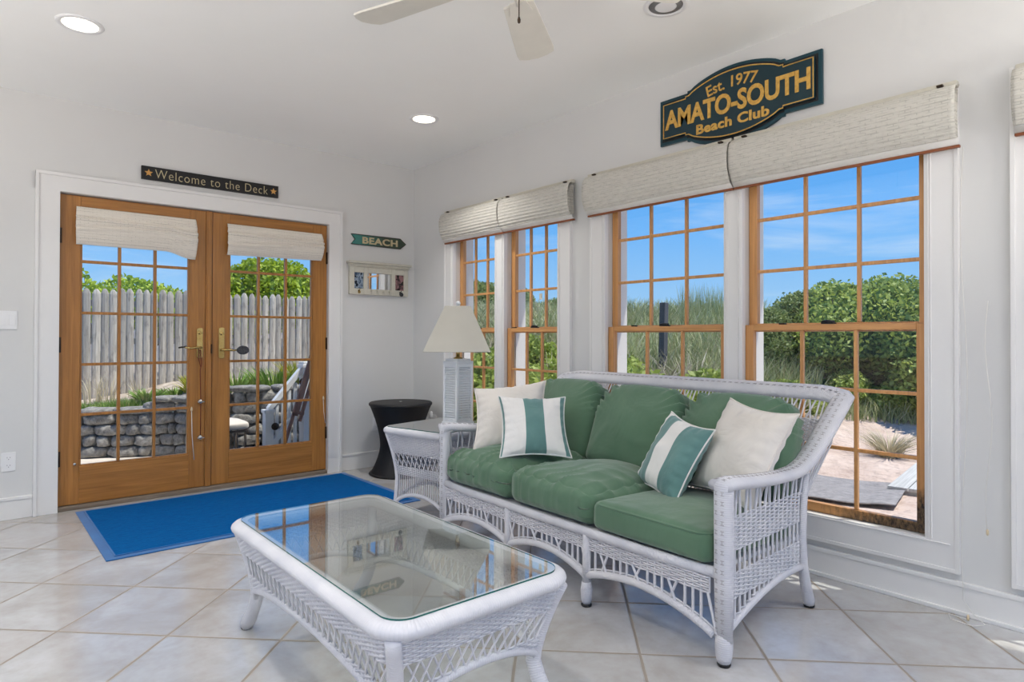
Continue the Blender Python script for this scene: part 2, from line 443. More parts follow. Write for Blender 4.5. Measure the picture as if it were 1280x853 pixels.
M['matdark'] = simple('dark_mat', lin(160, 154, 152), .95, c2=lin(122, 118, 118), nscale=16, bs=.8, bscale=40, bdist=.01)
M['boards'] = wood('bleached_boards', lin(206, 204, 200), lin(176, 174, 170), 'x', rough=.85)
M['postgrey'] = wood('grey_post', lin(96, 98, 104), lin(70, 72, 78), 'z', rough=.9)
M['drift'] = wood('driftwood', lin(206, 198, 180), lin(168, 158, 140), 'x', rough=.9)
M['brownboard'] = wood('brown_board', lin(150, 112, 100), lin(116, 84, 74), 'z', rough=.6)
M['bark'] = wood('bark', lin(92, 78, 64), lin(60, 50, 42), 'z', rough=.95)
M['roof'] = simple('added_eave_board', lin(220, 220, 218), .8)
M['patiometal'] = simple('patio_chair_metal', lin(84, 74, 66), .5, .3)
M['patiocloth'] = m_cloth('patio_cushion', lin(214, 204, 192), crease=.1)
M['rubber'] = simple('dark_speckled', lin(80, 80, 84), .7, c2=lin(44, 44, 48), nscale=160, amt=.2)

def struct(name, mb, mat, label, cat, bevel=0):
    o = mb.build(name, mat, bevel=bevel); return tag(o, label, cat, kind='structure')

# ------------------------------------------------------------------ room shell
WX, DY, H = 3.16, 5.07, 2.70
XL, YF = -2.7, -2.6
WZ0, WZ1 = .292, 2.12
WIN = [(3.855, 4.430), (3.160, 3.752), (1.872, 2.735), (.915, 1.775), (-.36, .50)]
DX0, DX1, DZ1 = .465, 2.318, 2.09

b = MB(); b.box(XL, WX + .2, YF, DY + .2, -.12, 0); struct('floor', b, M['tile'], 'pale stone-look tile floor laid diagonally', 'floor')
b = MB(); b.box(XL, WX + .2, -.55, DY + .2, H, H + .12); b.box(XL, WX + .2, YF, -2.1, H, H + .12); b.box(XL, -1.6, -2.1, -.55, H, H + .12); b.box(1.9, WX + .2, -2.1, -.55, H, H + .12)  # hole behind the viewer is an added skylight for more bounce light
struct('ceiling', b, M['ceiling'], 'smooth white ceiling', 'ceiling')
# window wall with its openings
b = MB(); y = YF
segs = sorted(WIN); prev = YF
for (a, c) in segs:
    b.box(WX, WX + .2, prev, a, 0, H); b.box(WX, WX + .2, a, c, 0, WZ0); b.box(WX, WX + .2, a, c, WZ1, H); prev = c
b.box(WX, WX + .2, prev, DY + .2, 0, H)
struct('wall_right', b, M['wall'], 'white wall with the row of windows', 'wall')
b = MB(); b.box(XL, DX0, DY, DY + .2, 0, H); b.box(DX1, WX, DY, DY + .2, 0, H); b.box(DX0, DX1, DY, DY + .2, DZ1, H)
struct('wall_back', b, M['wall'], 'white wall with the double glass doors', 'wall')
# unseen sides of the room; wide openings in both are added to admit daylight
b = MB(); b.box(XL - .2, XL, YF, 0.2, 0, H); b.box(XL - .2, XL, 4.2, DY + .2, 0, H); b.box(XL - .2, XL, .2, 4.2, 0, .5); b.box(XL - .2, XL, .2, 4.2, 2.3, H)
struct('wall_left', b, M['wall'], 'white wall left of the view with a wide opening', 'wall')
b = MB(); b.box(XL - .2, -2.2, YF - .2, YF, 0, H); b.box(2.6, WX + .2, YF - .2, YF, 0, H); b.box(-2.2, 2.6, YF - .2, YF, 2.35, H)
struct('wall_front', b, M['wall'], 'white wall behind the viewer with a wide opening', 'wall')

# baseboards
def baseboard(name, side, label):
    b = MB()
    if side == 'right':
        b.box(WX - .015, WX, YF, DY, 0, .115); b.box(WX - .02, WX, YF, DY, .115, .135)
        b.box(WX - .03, WX - .015, YF, DY, 0, .018)
    else:
        for x0, x1 in ((XL, .335), (2.44, WX)):
            b.box(x0, x1, DY - .015, DY, 0, .12); b.box(x0, x1, DY - .02, DY, .12, .14)
    return struct(name, b, M['trim'], label, 'baseboard', .003)
baseboard('baseboard_right', 'right', 'white baseboard below the windows')
baseboard('baseboard_back', 'back', 'white baseboard beside the glass doors')

# door casing, head trim, threshold
b = MB()
for x0, x1 in ((.335, .465), (2.318, 2.435)):
    b.box(x0, x1, DY - .02, DY, 0, 2.205)
    xo = x0 if x0 < 1 else x1 - .018
    b.box(xo, xo + .018, DY - .032, DY - .018, 0, 2.205)
b.box(.335, 2.435, DY - .0205, DY - .0005, 2.092, 2.206); b.box(.335, 2.435, DY - .0325, DY - .018, 2.19, 2.21)
# jamb returns
b.box(DX0 - .001, DX0 + .0, DY, DY + .05, 0, 2.09)
struct('trim_1', b, M['trim'], 'white casing around the double glass doors', 'door trim', .002)
b = MB(); b.box(DX0, DX1, DY - .005, DY + .19, .0005, .028)
struct('trim_2', b, M['greywood'], 'weathered grey wooden threshold under the glass doors', 'threshold', .004)

# window casings (picture-frame around each pair)
def casing(name, y0, y1, mid, label):
    b = MB(); x = WX
    w = .118
    lo, hi = y0 - w, y1 + w
    for a, c in ((lo, y0), (y1, hi)):
        b.box(x - .02, x, a, c, WZ0 - .125, WZ1 + .1)
    b.box(x - .0202, x - .0002, lo, hi, WZ0 - .125, WZ0); b.box(x - .0202, x - .0002, lo, hi, WZ1, WZ1 + .1)
    if mid: b.box(x - .02, x, mid[0], mid[1], WZ0, WZ1)
    # outer backband and inner bead
    for a in (lo - .003, hi - .013): b.box(x - .025, x + .001, a, a + .016, WZ0 - .128, WZ1 + .103)
    b.box(x - .0245, x + .001, lo, hi, WZ0 - .127, WZ0 - .11)
    beads = [y0 - .012, y0 - .022, y1 + .006, y1 + .016]
    if mid: beads += [mid[0] + .006, mid[0] + .016, mid[1] - .012, mid[1] - .022]
    for a in beads: b.box(x - .024, x - .01, a, a + .005, WZ0, WZ1)
    b.box(x - .024, x - .01, lo + .03, hi - .03, WZ0 - .014, WZ0 - .008)
    # sash stops lining the opening
    for (a, c) in [(y0, mid[0]) if mid else (y0, y1)] + ([(mid[1], y1)] if mid else []):
        b.box(x - .019, x + .014, a - .001, a + .006, WZ0, WZ1); b.box(x - .019, x + .014, c - .006, c + .001, WZ0, WZ1)
    return struct(name, b, M['trim'], label, 'window trim', .0015)
casing('trim_3', 3.160, 4.430, (3.752, 3.855), 'white casing around the pair of narrow windows near the corner')
casing('trim_4', .915, 2.735, (1.775, 1.872), 'white casing around the pair of wide windows behind the sofa')
casing('trim_5', -.36, .50, None, 'white casing edge at the far right of the view')

# ------------------------------------------------------------------ windows
def sash(root, y0, y1, z0, z1, xf, name, rz, mats=('pine_z', 'pine_y'), stile=.046, top=.03, bot=.045):
    """one sash: two stiles, two rails, bars, pane. xf = interior face plane"""
    t = .034
    b = MB(); b.box(xf, xf + t, y0, y0 + stile, z0, z1); b.box(xf, xf + t, y1 - stile, y1, z0, z1)
    s = b.build(name, M[mats[0]], root, bevel=.003)
    b = MB(); b.box(xf + .0005, xf + t - .0005, y0 + stile, y1 - stile, z0, z0 + bot); b.box(xf + .0005, xf + t - .0005, y0 + stile, y1 - stile, z1 - top, z1)
    b.build('rail', M[mats[1]], s, bevel=.003)
    gy0, gy1, gz0, gz1 = y0 + stile, y1 - stile, z0 + bot, z1 - top
    b = MB()
    for k in (1, 2):
        yy = gy0 + (gy1 - gy0) * k / 3; b.box(xf + .006, xf + t - .008, yy - .0085, yy + .0085, gz0, gz1)
    for zz in rz: b.box(xf + .0065, xf + t - .0085, gy0, gy1, zz - .0085, zz + .0085)
    b.build('glazing_bars', M['pine_z'], s, bevel=.002)
    b = MB(); b.box(xf + .016, xf + .019, gy0 - .004, gy1 + .004, gz0 - .004, gz1 + .004)
    b.build('pane', M['pane'], s)
    return s
for i, (y0, y1) in enumerate(WIN):
    desc = ['narrow double-hung window next to the corner, partly behind the lamp', 'narrow double-hung window, right one of the corner pair',
            'wide double-hung window behind the middle of the sofa', 'wide double-hung window with a rotted lower right corner', 'window beyond the right edge of the view'][i]
    w = empty('window_%d' % (i + 1), (0, 0, 0), 0, desc, 'window', kind='structure')
    rot = i == 3
    lm = ('pine_z_rot', 'pine_y_rot') if rot else ('pine_z', 'pine_y')
    yl0, yl1 = y0 + .002, y1 - .002
    sash(w, yl0, yl1, WZ0 + .002, 1.216, WX + .02, 'lower_sash', (.619, .902), lm)
    sash(w, yl0, yl1, 1.180, WZ1 - .002, WX + .060, 'upper_sash', (1.502, 1.778), top=.055, bot=.044)
    yc = (y0 + y1) / 2
    b = MB(); b.box(WX + .022, WX + .052, yc - .03, yc + .03, 1.2165, 1.223); b.tube([(WX + .035, yc - .028, 1.227), (WX + .035, yc + .012, 1.229), (WX + .03, yc + .032, 1.227)], [.006, .009, .005], 8)
    b.build('sash_lock', M['black'], w)
    b = MB(); b.box(WX + .024, WX + .05, yc + .215, yc + .245, 1.2165, 1.2245)
    b.build('vent_stop', M['bronze'], w, bevel=.002)
    # white exterior frame
    b = MB(); xo = WX + .10
    for a, c in ((y0, y0 + .012), (y1 - .012, y1)): b.box(xo, xo + .1, a, c, WZ0, WZ1)
    b.box(xo, xo + .1, y0 + .012, y1 - .012, WZ0, WZ0 + .004); b.box(xo, xo + .1, y0 + .012, y1 - .012, WZ1 - .03, WZ1)
    b.build('outer_frame', M['trim'], w, bevel=.002)

# ------------------------------------------------------------------ doors
def lever(mb, x, z, dirx, y):
    mb.tube([(x, y - .012, z), (x, y - .05, z)], .008, 10)
    mb.tube([(x, y - .05, z), (x + dirx * .03, y - .056, z + .002), (x + dirx * .07, y - .054, z - .004), (x + dirx * .11, y - .05, z + .002)], [.009, .0085, .007, .006], 10)
def door(name, x0, x1, gx0, gx1, label, hinge_x, hx, hdir, bars_z, gz0, gz1):
    root = empty(name, (0, 0, 0), 0, label, 'door', kind='structure')
    yf, yb = 5.092, 5.136
    z0, z1 = .032, 2.084
    b = MB(); b.box(x0, gx0 - .006, yf, yb, z0, z1); b.box(gx1 + .006, x1, yf, yb, z0, z1)
    s = b.build('stile', M['oak_z'], root, bevel=.003)
    b = MB(); b.box(gx0 - .006, gx1 + .006, yf + .0005, yb, z0, gz0 - .006); b.box(gx0 - .006, gx1 + .006, yf + .0005, yb, gz1 + .006, z1)
    b.build('rail', M['oak_x'], root, bevel=.002)
    b = MB()   # glazing frame with bars
    b.box(gx0 - .008, gx0 + .004, yf + .008, yb - .004, gz0, gz1); b.box(gx1 - .004, gx1 + .008, yf + .008, yb - .004, gz0, gz1)
    b.box(gx0 - .006, gx1 + .006, yf + .008, yb - .004, gz0 - .008, gz0 + .004); b.box(gx0 - .006, gx1 + .006, yf + .008, yb - .004, gz1 - .004, gz1 + .008)
    for k in (1, 2):
        xx = gx0 + (gx1 - gx0) * k / 3; b.box(xx - .0095, xx + .0095, yf + .006, yb - .01, gz0, gz1)
    for zz in bars_z: b.box(gx0, gx1, yf + .0065, yb - .0105, zz - .0095, zz + .0095)
    b.build('glazing_bars', M['oak_z'], root, bevel=.002)
    b = MB(); b.box(gx0 - .004, gx1 + .004, 5.112, 5.116, gz0 - .004, gz1 + .004); b.build('pane', M['pane'], root)
    for zz in (1.81, 1.09, .34):
        b = MB(); b.tube([(hinge_x, yf - .004, zz - .05), (hinge_x, yf - .004, zz + .05)], .0075, 10)
        b.box(hinge_x - .006, hinge_x + .012 * hdir if hdir > 0 else hinge_x + .006, yf - .003, yf + .001, zz - .05, zz + .05) if hdir > 0 else b.box(hinge_x - .012, hinge_x + .006, yf - .003, yf + .001, zz - .05, zz + .05)
        b.build('hinge', M['bronze'], root)
    return root
BZ = (.622, .958, 1.303, 1.648)
d1 = door('door_1', .468, 1.362, .590, 1.247, 'left leaf of the wooden double glass doors', .468, 1.30, 1, BZ, .284, 1.985)
d2 = door('door_2', 1.410, 2.315, 1.538, 2.188, 'right leaf of the wooden double glass doors', 2.318, 1.48, -1, BZ, .276, 1.985)
b = MB(); b.box(1.3625, 1.4045, 5.082, 5.136, .032, 2.084); b.box(1.372, 1.395, 5.076, 5.083, .032, 2.084); b.build('astragal', M['oak_z'], d1, bevel=.002)
# handle sets
def handle_set(root, x, z0, z1, zl, hdir, twisted):
    b = MB(); yf = 5.092
    pts = []
    n = 10
    for k in range(n + 1):
        a = PI * k / n; pts.append((x + .021 * math.cos(a), z1 - .01 + .01 * math.sin(a)))
    for k in range(n + 1):
        a = PI + PI * k / n; pts.append((x + .021 * math.cos(a), z0 + .01 + .01 * math.sin(a)))
    b.prism(pts, lambda a, c, t: (a, t, c), yf - .01, yf)
    p = b.build('handle_plate', M['brass'], root, bevel=.002)
    b = MB(); lever(b, x, zl, hdir, yf)
    l = b.build('lever', M['brass'], root)
    b = MB(); b.tube([(x, yf - .008, z0 + .19), (x, yf - .02, z0 + .19)], .014, 14); b.box(x - .004, x + .004, yf - .034, yf - .018, z0 + .178, z0 + .202)
    b.build('thumb_turn', M['brass'], root)
    # outside lever
    b = MB(); yb = 5.136; b.tube([(x, yb, zl), (x, yb + .045, zl)], .008, 8); b.tube([(x, yb + .045, zl), (x + hdir * .05, yb + .05, zl + .01), (x + hdir * .12, yb + .046, zl - .002)], [.009, .007, .006], 8)
    b.build('outside_lever', M['bronze'], root)
    return l
handle_set(d1, 1.322, .985, 1.21, 1.065, -1, False)
l2 = handle_set(d2, 1.475, .98, 1.215, 1.045, 1, True)
b = MB()   # dark oval tag on the lever end
pts = [(1.618 + .046 * math.cos(a), 1.043 + .034 * math.sin(a)) for a in [2 * PI * k / 28 for k in range(28)]]
b.prism(pts, lambda a, c, t: (a, t, c), 5.034, 5.046); t = b.build('oval_tag', M['rubber'], l2, bevel=.003)
b = MB(); b.box(1.398, 1.408, 5.074, 5.09, 1.02, 1.09); b.build('latch_strike', M['bronze'], d2, bevel=.001)
b = MB(); b.tube([(.558, 5.092, .30), (.558, 5.075, .30)], [.009, .008], 12); b.build('door_stop', M['chrome'], d1)

# sleigh bells on a cord
r = empty('bell_cord', (1.325, 5.07, 1.0), 0, 'reddish cord with two silver bells hanging from the left door lever', 'bells')
b = MB(); b.tube([(0, 0, .05), (.006, -.004, -.06), (-.004, -.004, -.1), (.002, -.004, -.35), (0, -.004, -.62)], .0032, 6)
b.tube([(-.012, 0, .055), (-.014, -.003, -.02), (0, -.004, -.08)], .003, 6); b.build('cord', M['redbrown'], r)
for zz in (-.335, -.60):
    b = MB(); b.lathe([(.001, zz - .018), (.012, zz - .015), (.019, zz - .004), (.0195, zz), (.019, zz + .004), (.014, zz + .014), (.005, zz + .019), (.001, zz + .024)], 20)
    b.box(-.024, .024, -.024, -.014, zz - .003, zz + .004)
    b.build('bell', M['chrome'], r)

# ------------------------------------------------------------------ blinds
def roll_blind(y0, y1, label):
    """woven roman shade gathered at the top of a window, bulging into the room"""
    root = empty('window_blind', (3.135, (y0 + y1) / 2, 1.94), 0, label, 'blind', 'gathered woven blinds over the windows')
    L = (y1 - y0) / 2
    prof = [(-.002, .262), (-.03, .262), (-.058, .25), (-.074, .225), (-.081, .19), (-.082, .15), (-.078, .11), (-.07, .08), (-.058, .052), (-.046, .036)]
    # dense profile with ribs
    P = []
    for i in range(len(prof) - 1):
        for k in range(6):
            t = k / 6; P.append((prof[i][0] * (1 - t) + prof[i + 1][0] * t, prof[i][1] * (1 - t) + prof[i + 1][1] * t))
    P.append(prof[-1])
    cum = [0]
    for i in range(1, len(P)): cum.append(cum[-1] + math.hypot(P[i][0] - P[i - 1][0], P[i][1] - P[i - 1][1]))
    b = MB(); nv = len(P) - 1; nu = 60
    vs = []
    for i in range(nu + 1):
        y = -L + 2 * L * i / nu
        for j, (px_, pz) in enumerate(P):
            rib = .0026 * math.sin(cum[j] * 2 * PI / .023)
            wav = .0015 * math.sin(y * 9 + j * .1 + y0 * 5)
            vs.append((px_ - rib + wav, y, pz + wav))
    fs = []; uv = []
    for i in range(nu):
        for j in range(nv):
            fs.append((i * (nv + 1) + j, (i + 1) * (nv + 1) + j, (i + 1) * (nv + 1) + j + 1, i * (nv + 1) + j + 1))
            u0 = 2 * L * i / nu; u1 = 2 * L * (i + 1) / nu
            uv.append([(u0, cum[j]), (u1, cum[j]), (u1, cum[j + 1]), (u0, cum[j + 1])])
    b.add(vs, fs, uv, 0, True); b.build('woven_shade', M['blind'], root, solid=.002)
    # inner folds seen from the ends
    b = MB()
    for k, (dx, zt, zb) in enumerate(((-.05, .235, .06), (-.032, .24, .05), (-.014, .245, .045))):
        pts = [(dx * .6, zt), (dx - .006, (zt + zb) / 2 + .03), (dx - .004, (zt + zb) / 2 - .03), (dx * .7, zb)]
        vs = []
        for y in (-L + .006, L - .006):
            for p in pts: vs.append((p[0], y, p[1]))
        b.add(vs, [(0, 1, 5, 4), (1, 2, 6, 5), (2, 3, 7, 6)], None, 0, True)
    b.build('inner_folds', M['blind'], root, solid=.003)
    b = MB()   # pale lining band at the bottom
    b.surf(lambda u, v: (-.046 + .03 * v, -L + 2 * L * u, .036 - .028 * v), 8, 4); b.build('lining_band', M['blindlining'], root, solid=.003)
    b = MB(); b.box(-.026, -.008, -L - .004, L - .0, 0, .011); b.build('bottom_rail', M['railwood'], root, bevel=.002)
    b = MB(); b.box(-.03, 0, -L + .004, L - .004, .255, .28); b.build('head_rail', M['frame'], root, bevel=.002)
    for yy in (-L + .05, L - .08):
        b = MB(); b.box(-.05, -.02, yy, yy + .022, .262, .27); b.build('bracket', M['bronze'], root)
    return root
roll_blind(.785, 1.800, 'long woven white blind over the rotted wide window, right of the pair')
roll_blind(1.808, 2.852, 'long woven white blind over the wide window behind the sofa middle')
roll_blind(2.985, 3.722, 'short woven white blind nearest the big sign, of the corner pair')
roll_blind(3.730, 4.505, 'short woven white blind closest to the room corner')
roll_blind(-.42, .600, 'end of a woven white blind at the right edge of the photo')

def door_shade(x0, x1, zt, zb0, zb1, seed, label, droop_right):
    root = empty('door_blind', ((x0 + x1) / 2, 5.085, zt), 0, label, 'blind', 'small gathered shades on the glass doors')
    L = (x1 - x0) / 2; rnd = random.Random(seed)
    b = MB(); nu, nv = 70, 46
    def fn(u, v):
        x = -L + 2 * L * u
        zb = zb0 + (zb1 - zb0) * u - zt
        if droop_right: zb -= .045 * sm((u - .72) / .25)
        fl = .0
        bulge = .016 + .038 * math.sin(PI * min(1, v * 1.02)) ** .7
        # two tucked folds
        for (vc, am) in ((.27 + .06 * u, .014), (.55 + .1 * math.sin(u * 2.5 + seed), .010)):
            bulge -= am * math.exp(-((v - vc) / .035) ** 2)
            bulge += am * .8 * math.exp(-((v - vc - .06) / .05) ** 2)
        rib = .0013 * math.sin(v * 46 * PI / 1.6)
        ex = 1 + .018 * math.sin(PI * v)
        nz = noise.noise(Vector((x * 3, v * 2, seed))) * .006
        return (x * ex, -(bulge + rib + nz), zb * (v ** 1.0))
    vs = []
    b.surf(fn, nu, nv)
    b.uv = [[(p[0] * 2 * L, p[1] * .27) for p in f] for f in b.uv]
    b.build('woven_shade', M['doorshade'], root, solid=.003)
    b = MB()   # rolled underside returning to the glass
    def fn2(u, v):
        p = fn(u, 1.0); return (p[0], p[1] * (1 - v) - .004 * v, p[2] - .006 * math.sin(PI * v))
    b.surf(fn2, 40, 4); b.build('rolled_hem', M['blindlining'], root, solid=.003)
    b = MB(); b.box(-L + .004, L - .004, -.02, 0, -.022, 0); b.build('head_rail', M['frame'], root, bevel=.002)
    return root
door_shade(.555, 1.285, 2.008, 1.765, 1.765, 3, 'cream woven shade gathered on the left glass door', True)
door_shade(1.508, 2.258, 2.005, 1.775, 1.79, 8, 'cream woven shade gathered on the right glass door', False)
for x, z0, zt, lab in ((1.268, .24, .60, 'thin white pull cord beside the left door glass'), (2.285, .42, .62, 'thin white pull cord at the right edge of the right door')):
    r = empty('pull_cord', (x, 5.08, zt), 0, lab, 'cord', None)
    b = MB(); b.tube([(0, 0, 0), (.004, -.002, -(zt - z0) * .5), (.018, -.003, -(zt - z0))], .0025, 6); b.build('cord', M['cord'], r)
    b = MB(); b.lathe([(.002, -.004), (.007, .0), (.008, .012), (.004, .026), (.002, .03)], 12); b.build('tassel', M['tassel'], r)

for yy, z1, z0, lab in ((.772, 1.94, .07, 'long thin white cord hanging down the wall right of the rotted window'), (.690, 1.30, .36, 'short thin white cord right of the long one')):
    r = empty('pull_cord', (3.125, yy, z1), 0, lab, 'cord')
    pts = [(.002 * math.sin(k), .012 * math.sin(k * .9), -(z1 - z0) * k / 10) for k in range(11)]
    if z0 < .1: pts += [(-.015, -.03, -(z1 - .03)), (-.05, -.08, -(z1 - .012)), (-.09, -.05, -(z1 - .008)), (-.08, .03, -(z1 - .008)), (-.03, .05, -(z1 - .008)), (-.04, -.02, -(z1 - .01))]
    b = MB(); b.tube(pts, .0016, 6); b.build('cord', M['cord'], r)
    b = MB(); b.lathe([(.001, -.006), (.005, 0), (.005, .014), (.002, .02)], 10); o = b.build('tassel', M['tassel'], r); o.location = pts[-1]
b = MB(); b.box(3.2135, 3.2145, 3.395, 3.425, 1.425, 1.47); b.build('sticker', M['frame'], bpy.data.objects['window_2'])

# ------------------------------------------------------------------ signs
def text_geo(s, w, h, depth=.003, offset=0, shear=0, spacing=1.0, keep=False):
    cu = bpy.data.curves.new('t', 'FONT'); cu.body = s; cu.size = 1; cu.extrude = .5; cu.offset = offset; cu.shear = shear
    cu.space_character = spacing; cu.resolution_u = 4
    ob = bpy.data.objects.new('t', cu); C.objects.link(ob)
    dg = bpy.context.evaluated_depsgraph_get(); me = bpy.data.meshes.new_from_object(ob.evaluated_get(dg))
    V = [tuple(v.co) for v in me.vertices]; F = [tuple(p.vertices) for p in me.polygons]
    bpy.data.objects.remove(ob); bpy.data.curves.remove(cu); bpy.data.meshes.remove(me)
    xs = [v[0] for v in V]; ys = [v[1] for v in V]
    x0, x1, y0, y1 = min(xs), max(xs), min(ys), max(ys)
    sx = w / (x1 - x0); sy = h / (y1 - y0)
    if keep: sy = keep
    return [((v[0] - (x0 + x1) / 2) * sx, (v[1] - (y0 + y1) / 2) * sy, (v[2] + .5) * depth) for v in V], F
def put_text(mb, geo, F, warp=None, mi=0):
    V, fs = geo
    vs = []
    for a, c, t in V:
        if warp: a, c = warp(a, c)
        vs.append(F(a, c, t))
    mb.add(vs, fs, None, mi, False)
def star(cx, cy, R):
    return [(cx + (R if k % 2 == 0 else R * .45) * math.sin(2 * PI * k / 10), cy + (R if k % 2 == 0 else R * .45) * math.cos(2 * PI * k / 10)) for k in range(10)]

# big green sign, on the window wall: reading direction is -Y, faces -X
yc, zc = 1.822, 2.420
def FS(a, c, t): return (-t, -a, c)
root = empty('carved_sign', (WX, yc, zc), math.radians(0), 'dark teal carved sign with gold letters reading AMATO-SOUTH Beach Club', 'sign')
def sign_outline(d):
    W, Hh, N_, st, top = .473 - d, .134 - d, .286, .012, .210 - d
    o = []
    o += [(-W, -Hh), (-N_ + 0, -Hh)]
    o += [(-N_, -Hh - st)]
    for k in range(21):
        x = -N_ + .02 + (2 * N_ - .04) * k / 20
        o.append((x, -(Hh + st) - (top - Hh - st) * math.cos(PI / 2 * x / (N_ - .02)) ** .75 if abs(x) < N_ - .0201 else -(Hh + st)))
    o += [(N_, -Hh - st), (N_, -Hh), (W, -Hh)]
    return o + [(x, -y) for x, y in reversed(o)]
b = MB(); b.prism(sign_outline(0), FS, .002, .020); b.build('back_board', M['signteal'], root, bevel=.002)
b = MB(); b.prism(sign_outline(.018), FS, .0205, .0225); b.build('shadow_band', M['signblack'], root)
b = MB(); b.prism(sign_outline(.030), FS, .0228, .036); b.build('face_board', M['signface'], root, bevel=.002)
out = sign_outline(.036)
b = MB(); b.tube([FS(x, y, .0365) for x, y in out], .0035, 6, closed=True); b.build('gold_border', M['gold'], root)
b = MB()
put_text(b, text_geo('AMATO-SOUTH', .85, .112, .004, .03, 0, .98), lambda a, c, t: FS(a, c + .002, t + .036), lambda a, c: (a, c * (1 - .02 * a)))
b.build('lettering', M['gold'], root); b = MB()
R0 = .62
put_text(b, text_geo('Est. 1977', .30, .062, .003, .012), lambda a, c, t: FS(a, c, t + .036),
         lambda a, c: ((R0 + c) * math.sin(a / R0), (R0 + c) * math.cos(a / R0) - R0 + .112))
b.build('lettering', M['gold'], root); b = MB()
put_text(b, text_geo('Beach Club', .43, .056, .003, .034, 0, 1.04), lambda a, c, t: FS(a, c - .100, t + .036))
b.build('lettering', M['gold'], root)

# welcome sign
def FD(a, c, t): return (a, -t, c)
root = empty('welcome_sign', (1.4075, DY, 2.298), 0, 'long narrow black sign reading Welcome to the Deck between two gold stars', 'sign')
b = MB(); b.prism([(-.4795, -.047), (.4795, -.047), (.4795, .047), (-.4795, .047)], FD, .001, .02); b.build('board', M['signblack'], root, bevel=.002)
Vw, Fw = text_geo('Welcome to the Deck', .79, .062, .0015, -.012, 0, 1.12)
cuts = (-.40, -.032, .068, .195, .42)
for k in range(4):
    b = MB(); fs_ = [f for f in Fw if cuts[k] <= sum(Vw[i][0] for i in f) / len(f) < cuts[k + 1]]
    used = sorted({i for f in fs_ for i in f}); mp_ = {i: n for n, i in enumerate(used)}
    put_text(b, ([Vw[i] for i in used], [tuple(mp_[i] for i in f) for f in fs_]), lambda a, c, t: FD(a, c, t + .0195))
    if fs_: b.build('lettering', M['ivory'], root)
for sx in (-.435, .44):
    b = MB(); b.prism(star(sx, 0, .027), FD, .0195, .0215); b.build('star', M['stargold'], root)

# BEACH arrow sign
root = empty('beach_arrow_sign', (0, DY, 0), 0, 'small teal wooden arrow sign reading BEACH pointing right', 'sign')
o = [(2.520, 2.037), (2.556, 1.994), (2.520, 1.950), (3.005, 1.948), (3.065, 1.994), (3.005, 2.040)]
b = MB(); b.prism(o, FD, .001, .014); b.build('board', M['beach'], root, bevel=.002)
b = MB(); b.tube([FD(x, z, .014) for x, z in o], .003, 6, closed=True); b.build('edge_band', M['bronze'], root)
b = MB(); put_text(b, text_geo('BEACH', .35, .060, .006, .03, 0, 1.06), lambda a, c, t: FD(a + 2.80, c + 1.992, t + .014)); b.build('lettering', M['ivory'], root)

# mirror / photo rack
root = empty('mirror_rack', (2.79, DY, 1.655), 0, 'cream wall rack with a mirror between two photos and hooks below', 'wall rack')
b = MB(); x0, x1, z0, z1 = -.29, .29, -.14, .10
ops = [(-.245, -.155), (-.118, .118), (.158, .250)]
zo0, zo1 = -.088, .052
xs = [x0] + [v for p in ops for v in p] + [x1]
for k in range(0, len(xs), 2): b.box(xs[k], xs[k + 1], -.03, -.001, z0, z1)
for a, c in ops: b.box(a, c, -.0295, -.001, z0, zo0); b.box(a, c, -.0295, -.001, zo1, z1)
b.build('frame', M['frame'], root, bevel=.003)
b = MB(); b.box(-.31, .31, -.06, -.001, .128, .148); b.box(-.30, .30, -.045, -.001, .112, .128); b.box(-.293, .293, -.037, -.001, .1, .112); b.build('crown_shelf', M['frame'], root, bevel=.003)
b = MB(); b.box(-.118, .118, -.012, -.004, zo0, zo1); b.build('mirror_glass', M['mirror'], root)
def m_photo(name, a, c, d):
    m, nt, bb = newmat(name); v = coords(nt, (14, 14, 10)); n1 = noise_(nt, v, 1.2, 3, .6, 1.5); n2 = noise_(nt, v, 3, 2)
    col = mixc(nt, ramp(nt, n1, .42, .55), a, c); col = mixc(nt, ramp(nt, n2, .55, .6), col, d)
    nt.links.new(col, bb.inputs['Base Color']); bb.inputs['Roughness'].default_value = .25; return m
b = MB(); b.box(-.245, -.155, -.012, -.004, zo0, zo1); b.build('photo', m_photo('photo_blue', lin(70, 88, 112), lin(150, 166, 184), lin(30, 40, 54)), root)['label'] = 'bluish seaside photo'
b = MB(); b.box(.158, .250, -.012, -.004, zo0, zo1); b.build('photo', m_photo('photo_dark', lin(40, 28, 36), lin(150, 110, 112), lin(20, 16, 20)), root)['label'] = 'dark photo of a group'
for k, x in enumerate((-.205, -.09, -.03, .03, .09, .205)):
    b = MB(); b.box(x - .007, x + .007, -.034, -.03, -.13, -.1)
    b.tube([(x, -.034, -.108), (x, -.052, -.112), (x, -.058, -.122), (x, -.05, -.13)], .0042, 8); b.tube([(x, -.034, -.104), (x, -.05, -.098), (x, -.054, -.092)], .0035, 8)
    h = b.build('hook', M['brass'] if k == 0 else (M['black'] if k == 5 else M['frame']), root)
    if k == 0: h['label'] = 'brass hook'
    if k == 5: h['label'] = 'black hook'
b = MB(); b.lathe([(.002, -.145), (.014, -.14), (.018, -.125), (.012, -.112), (.004, -.106)], 14); o = b.build('black_pendant', M['black'], root); o.location = (.205, -.055, .0)

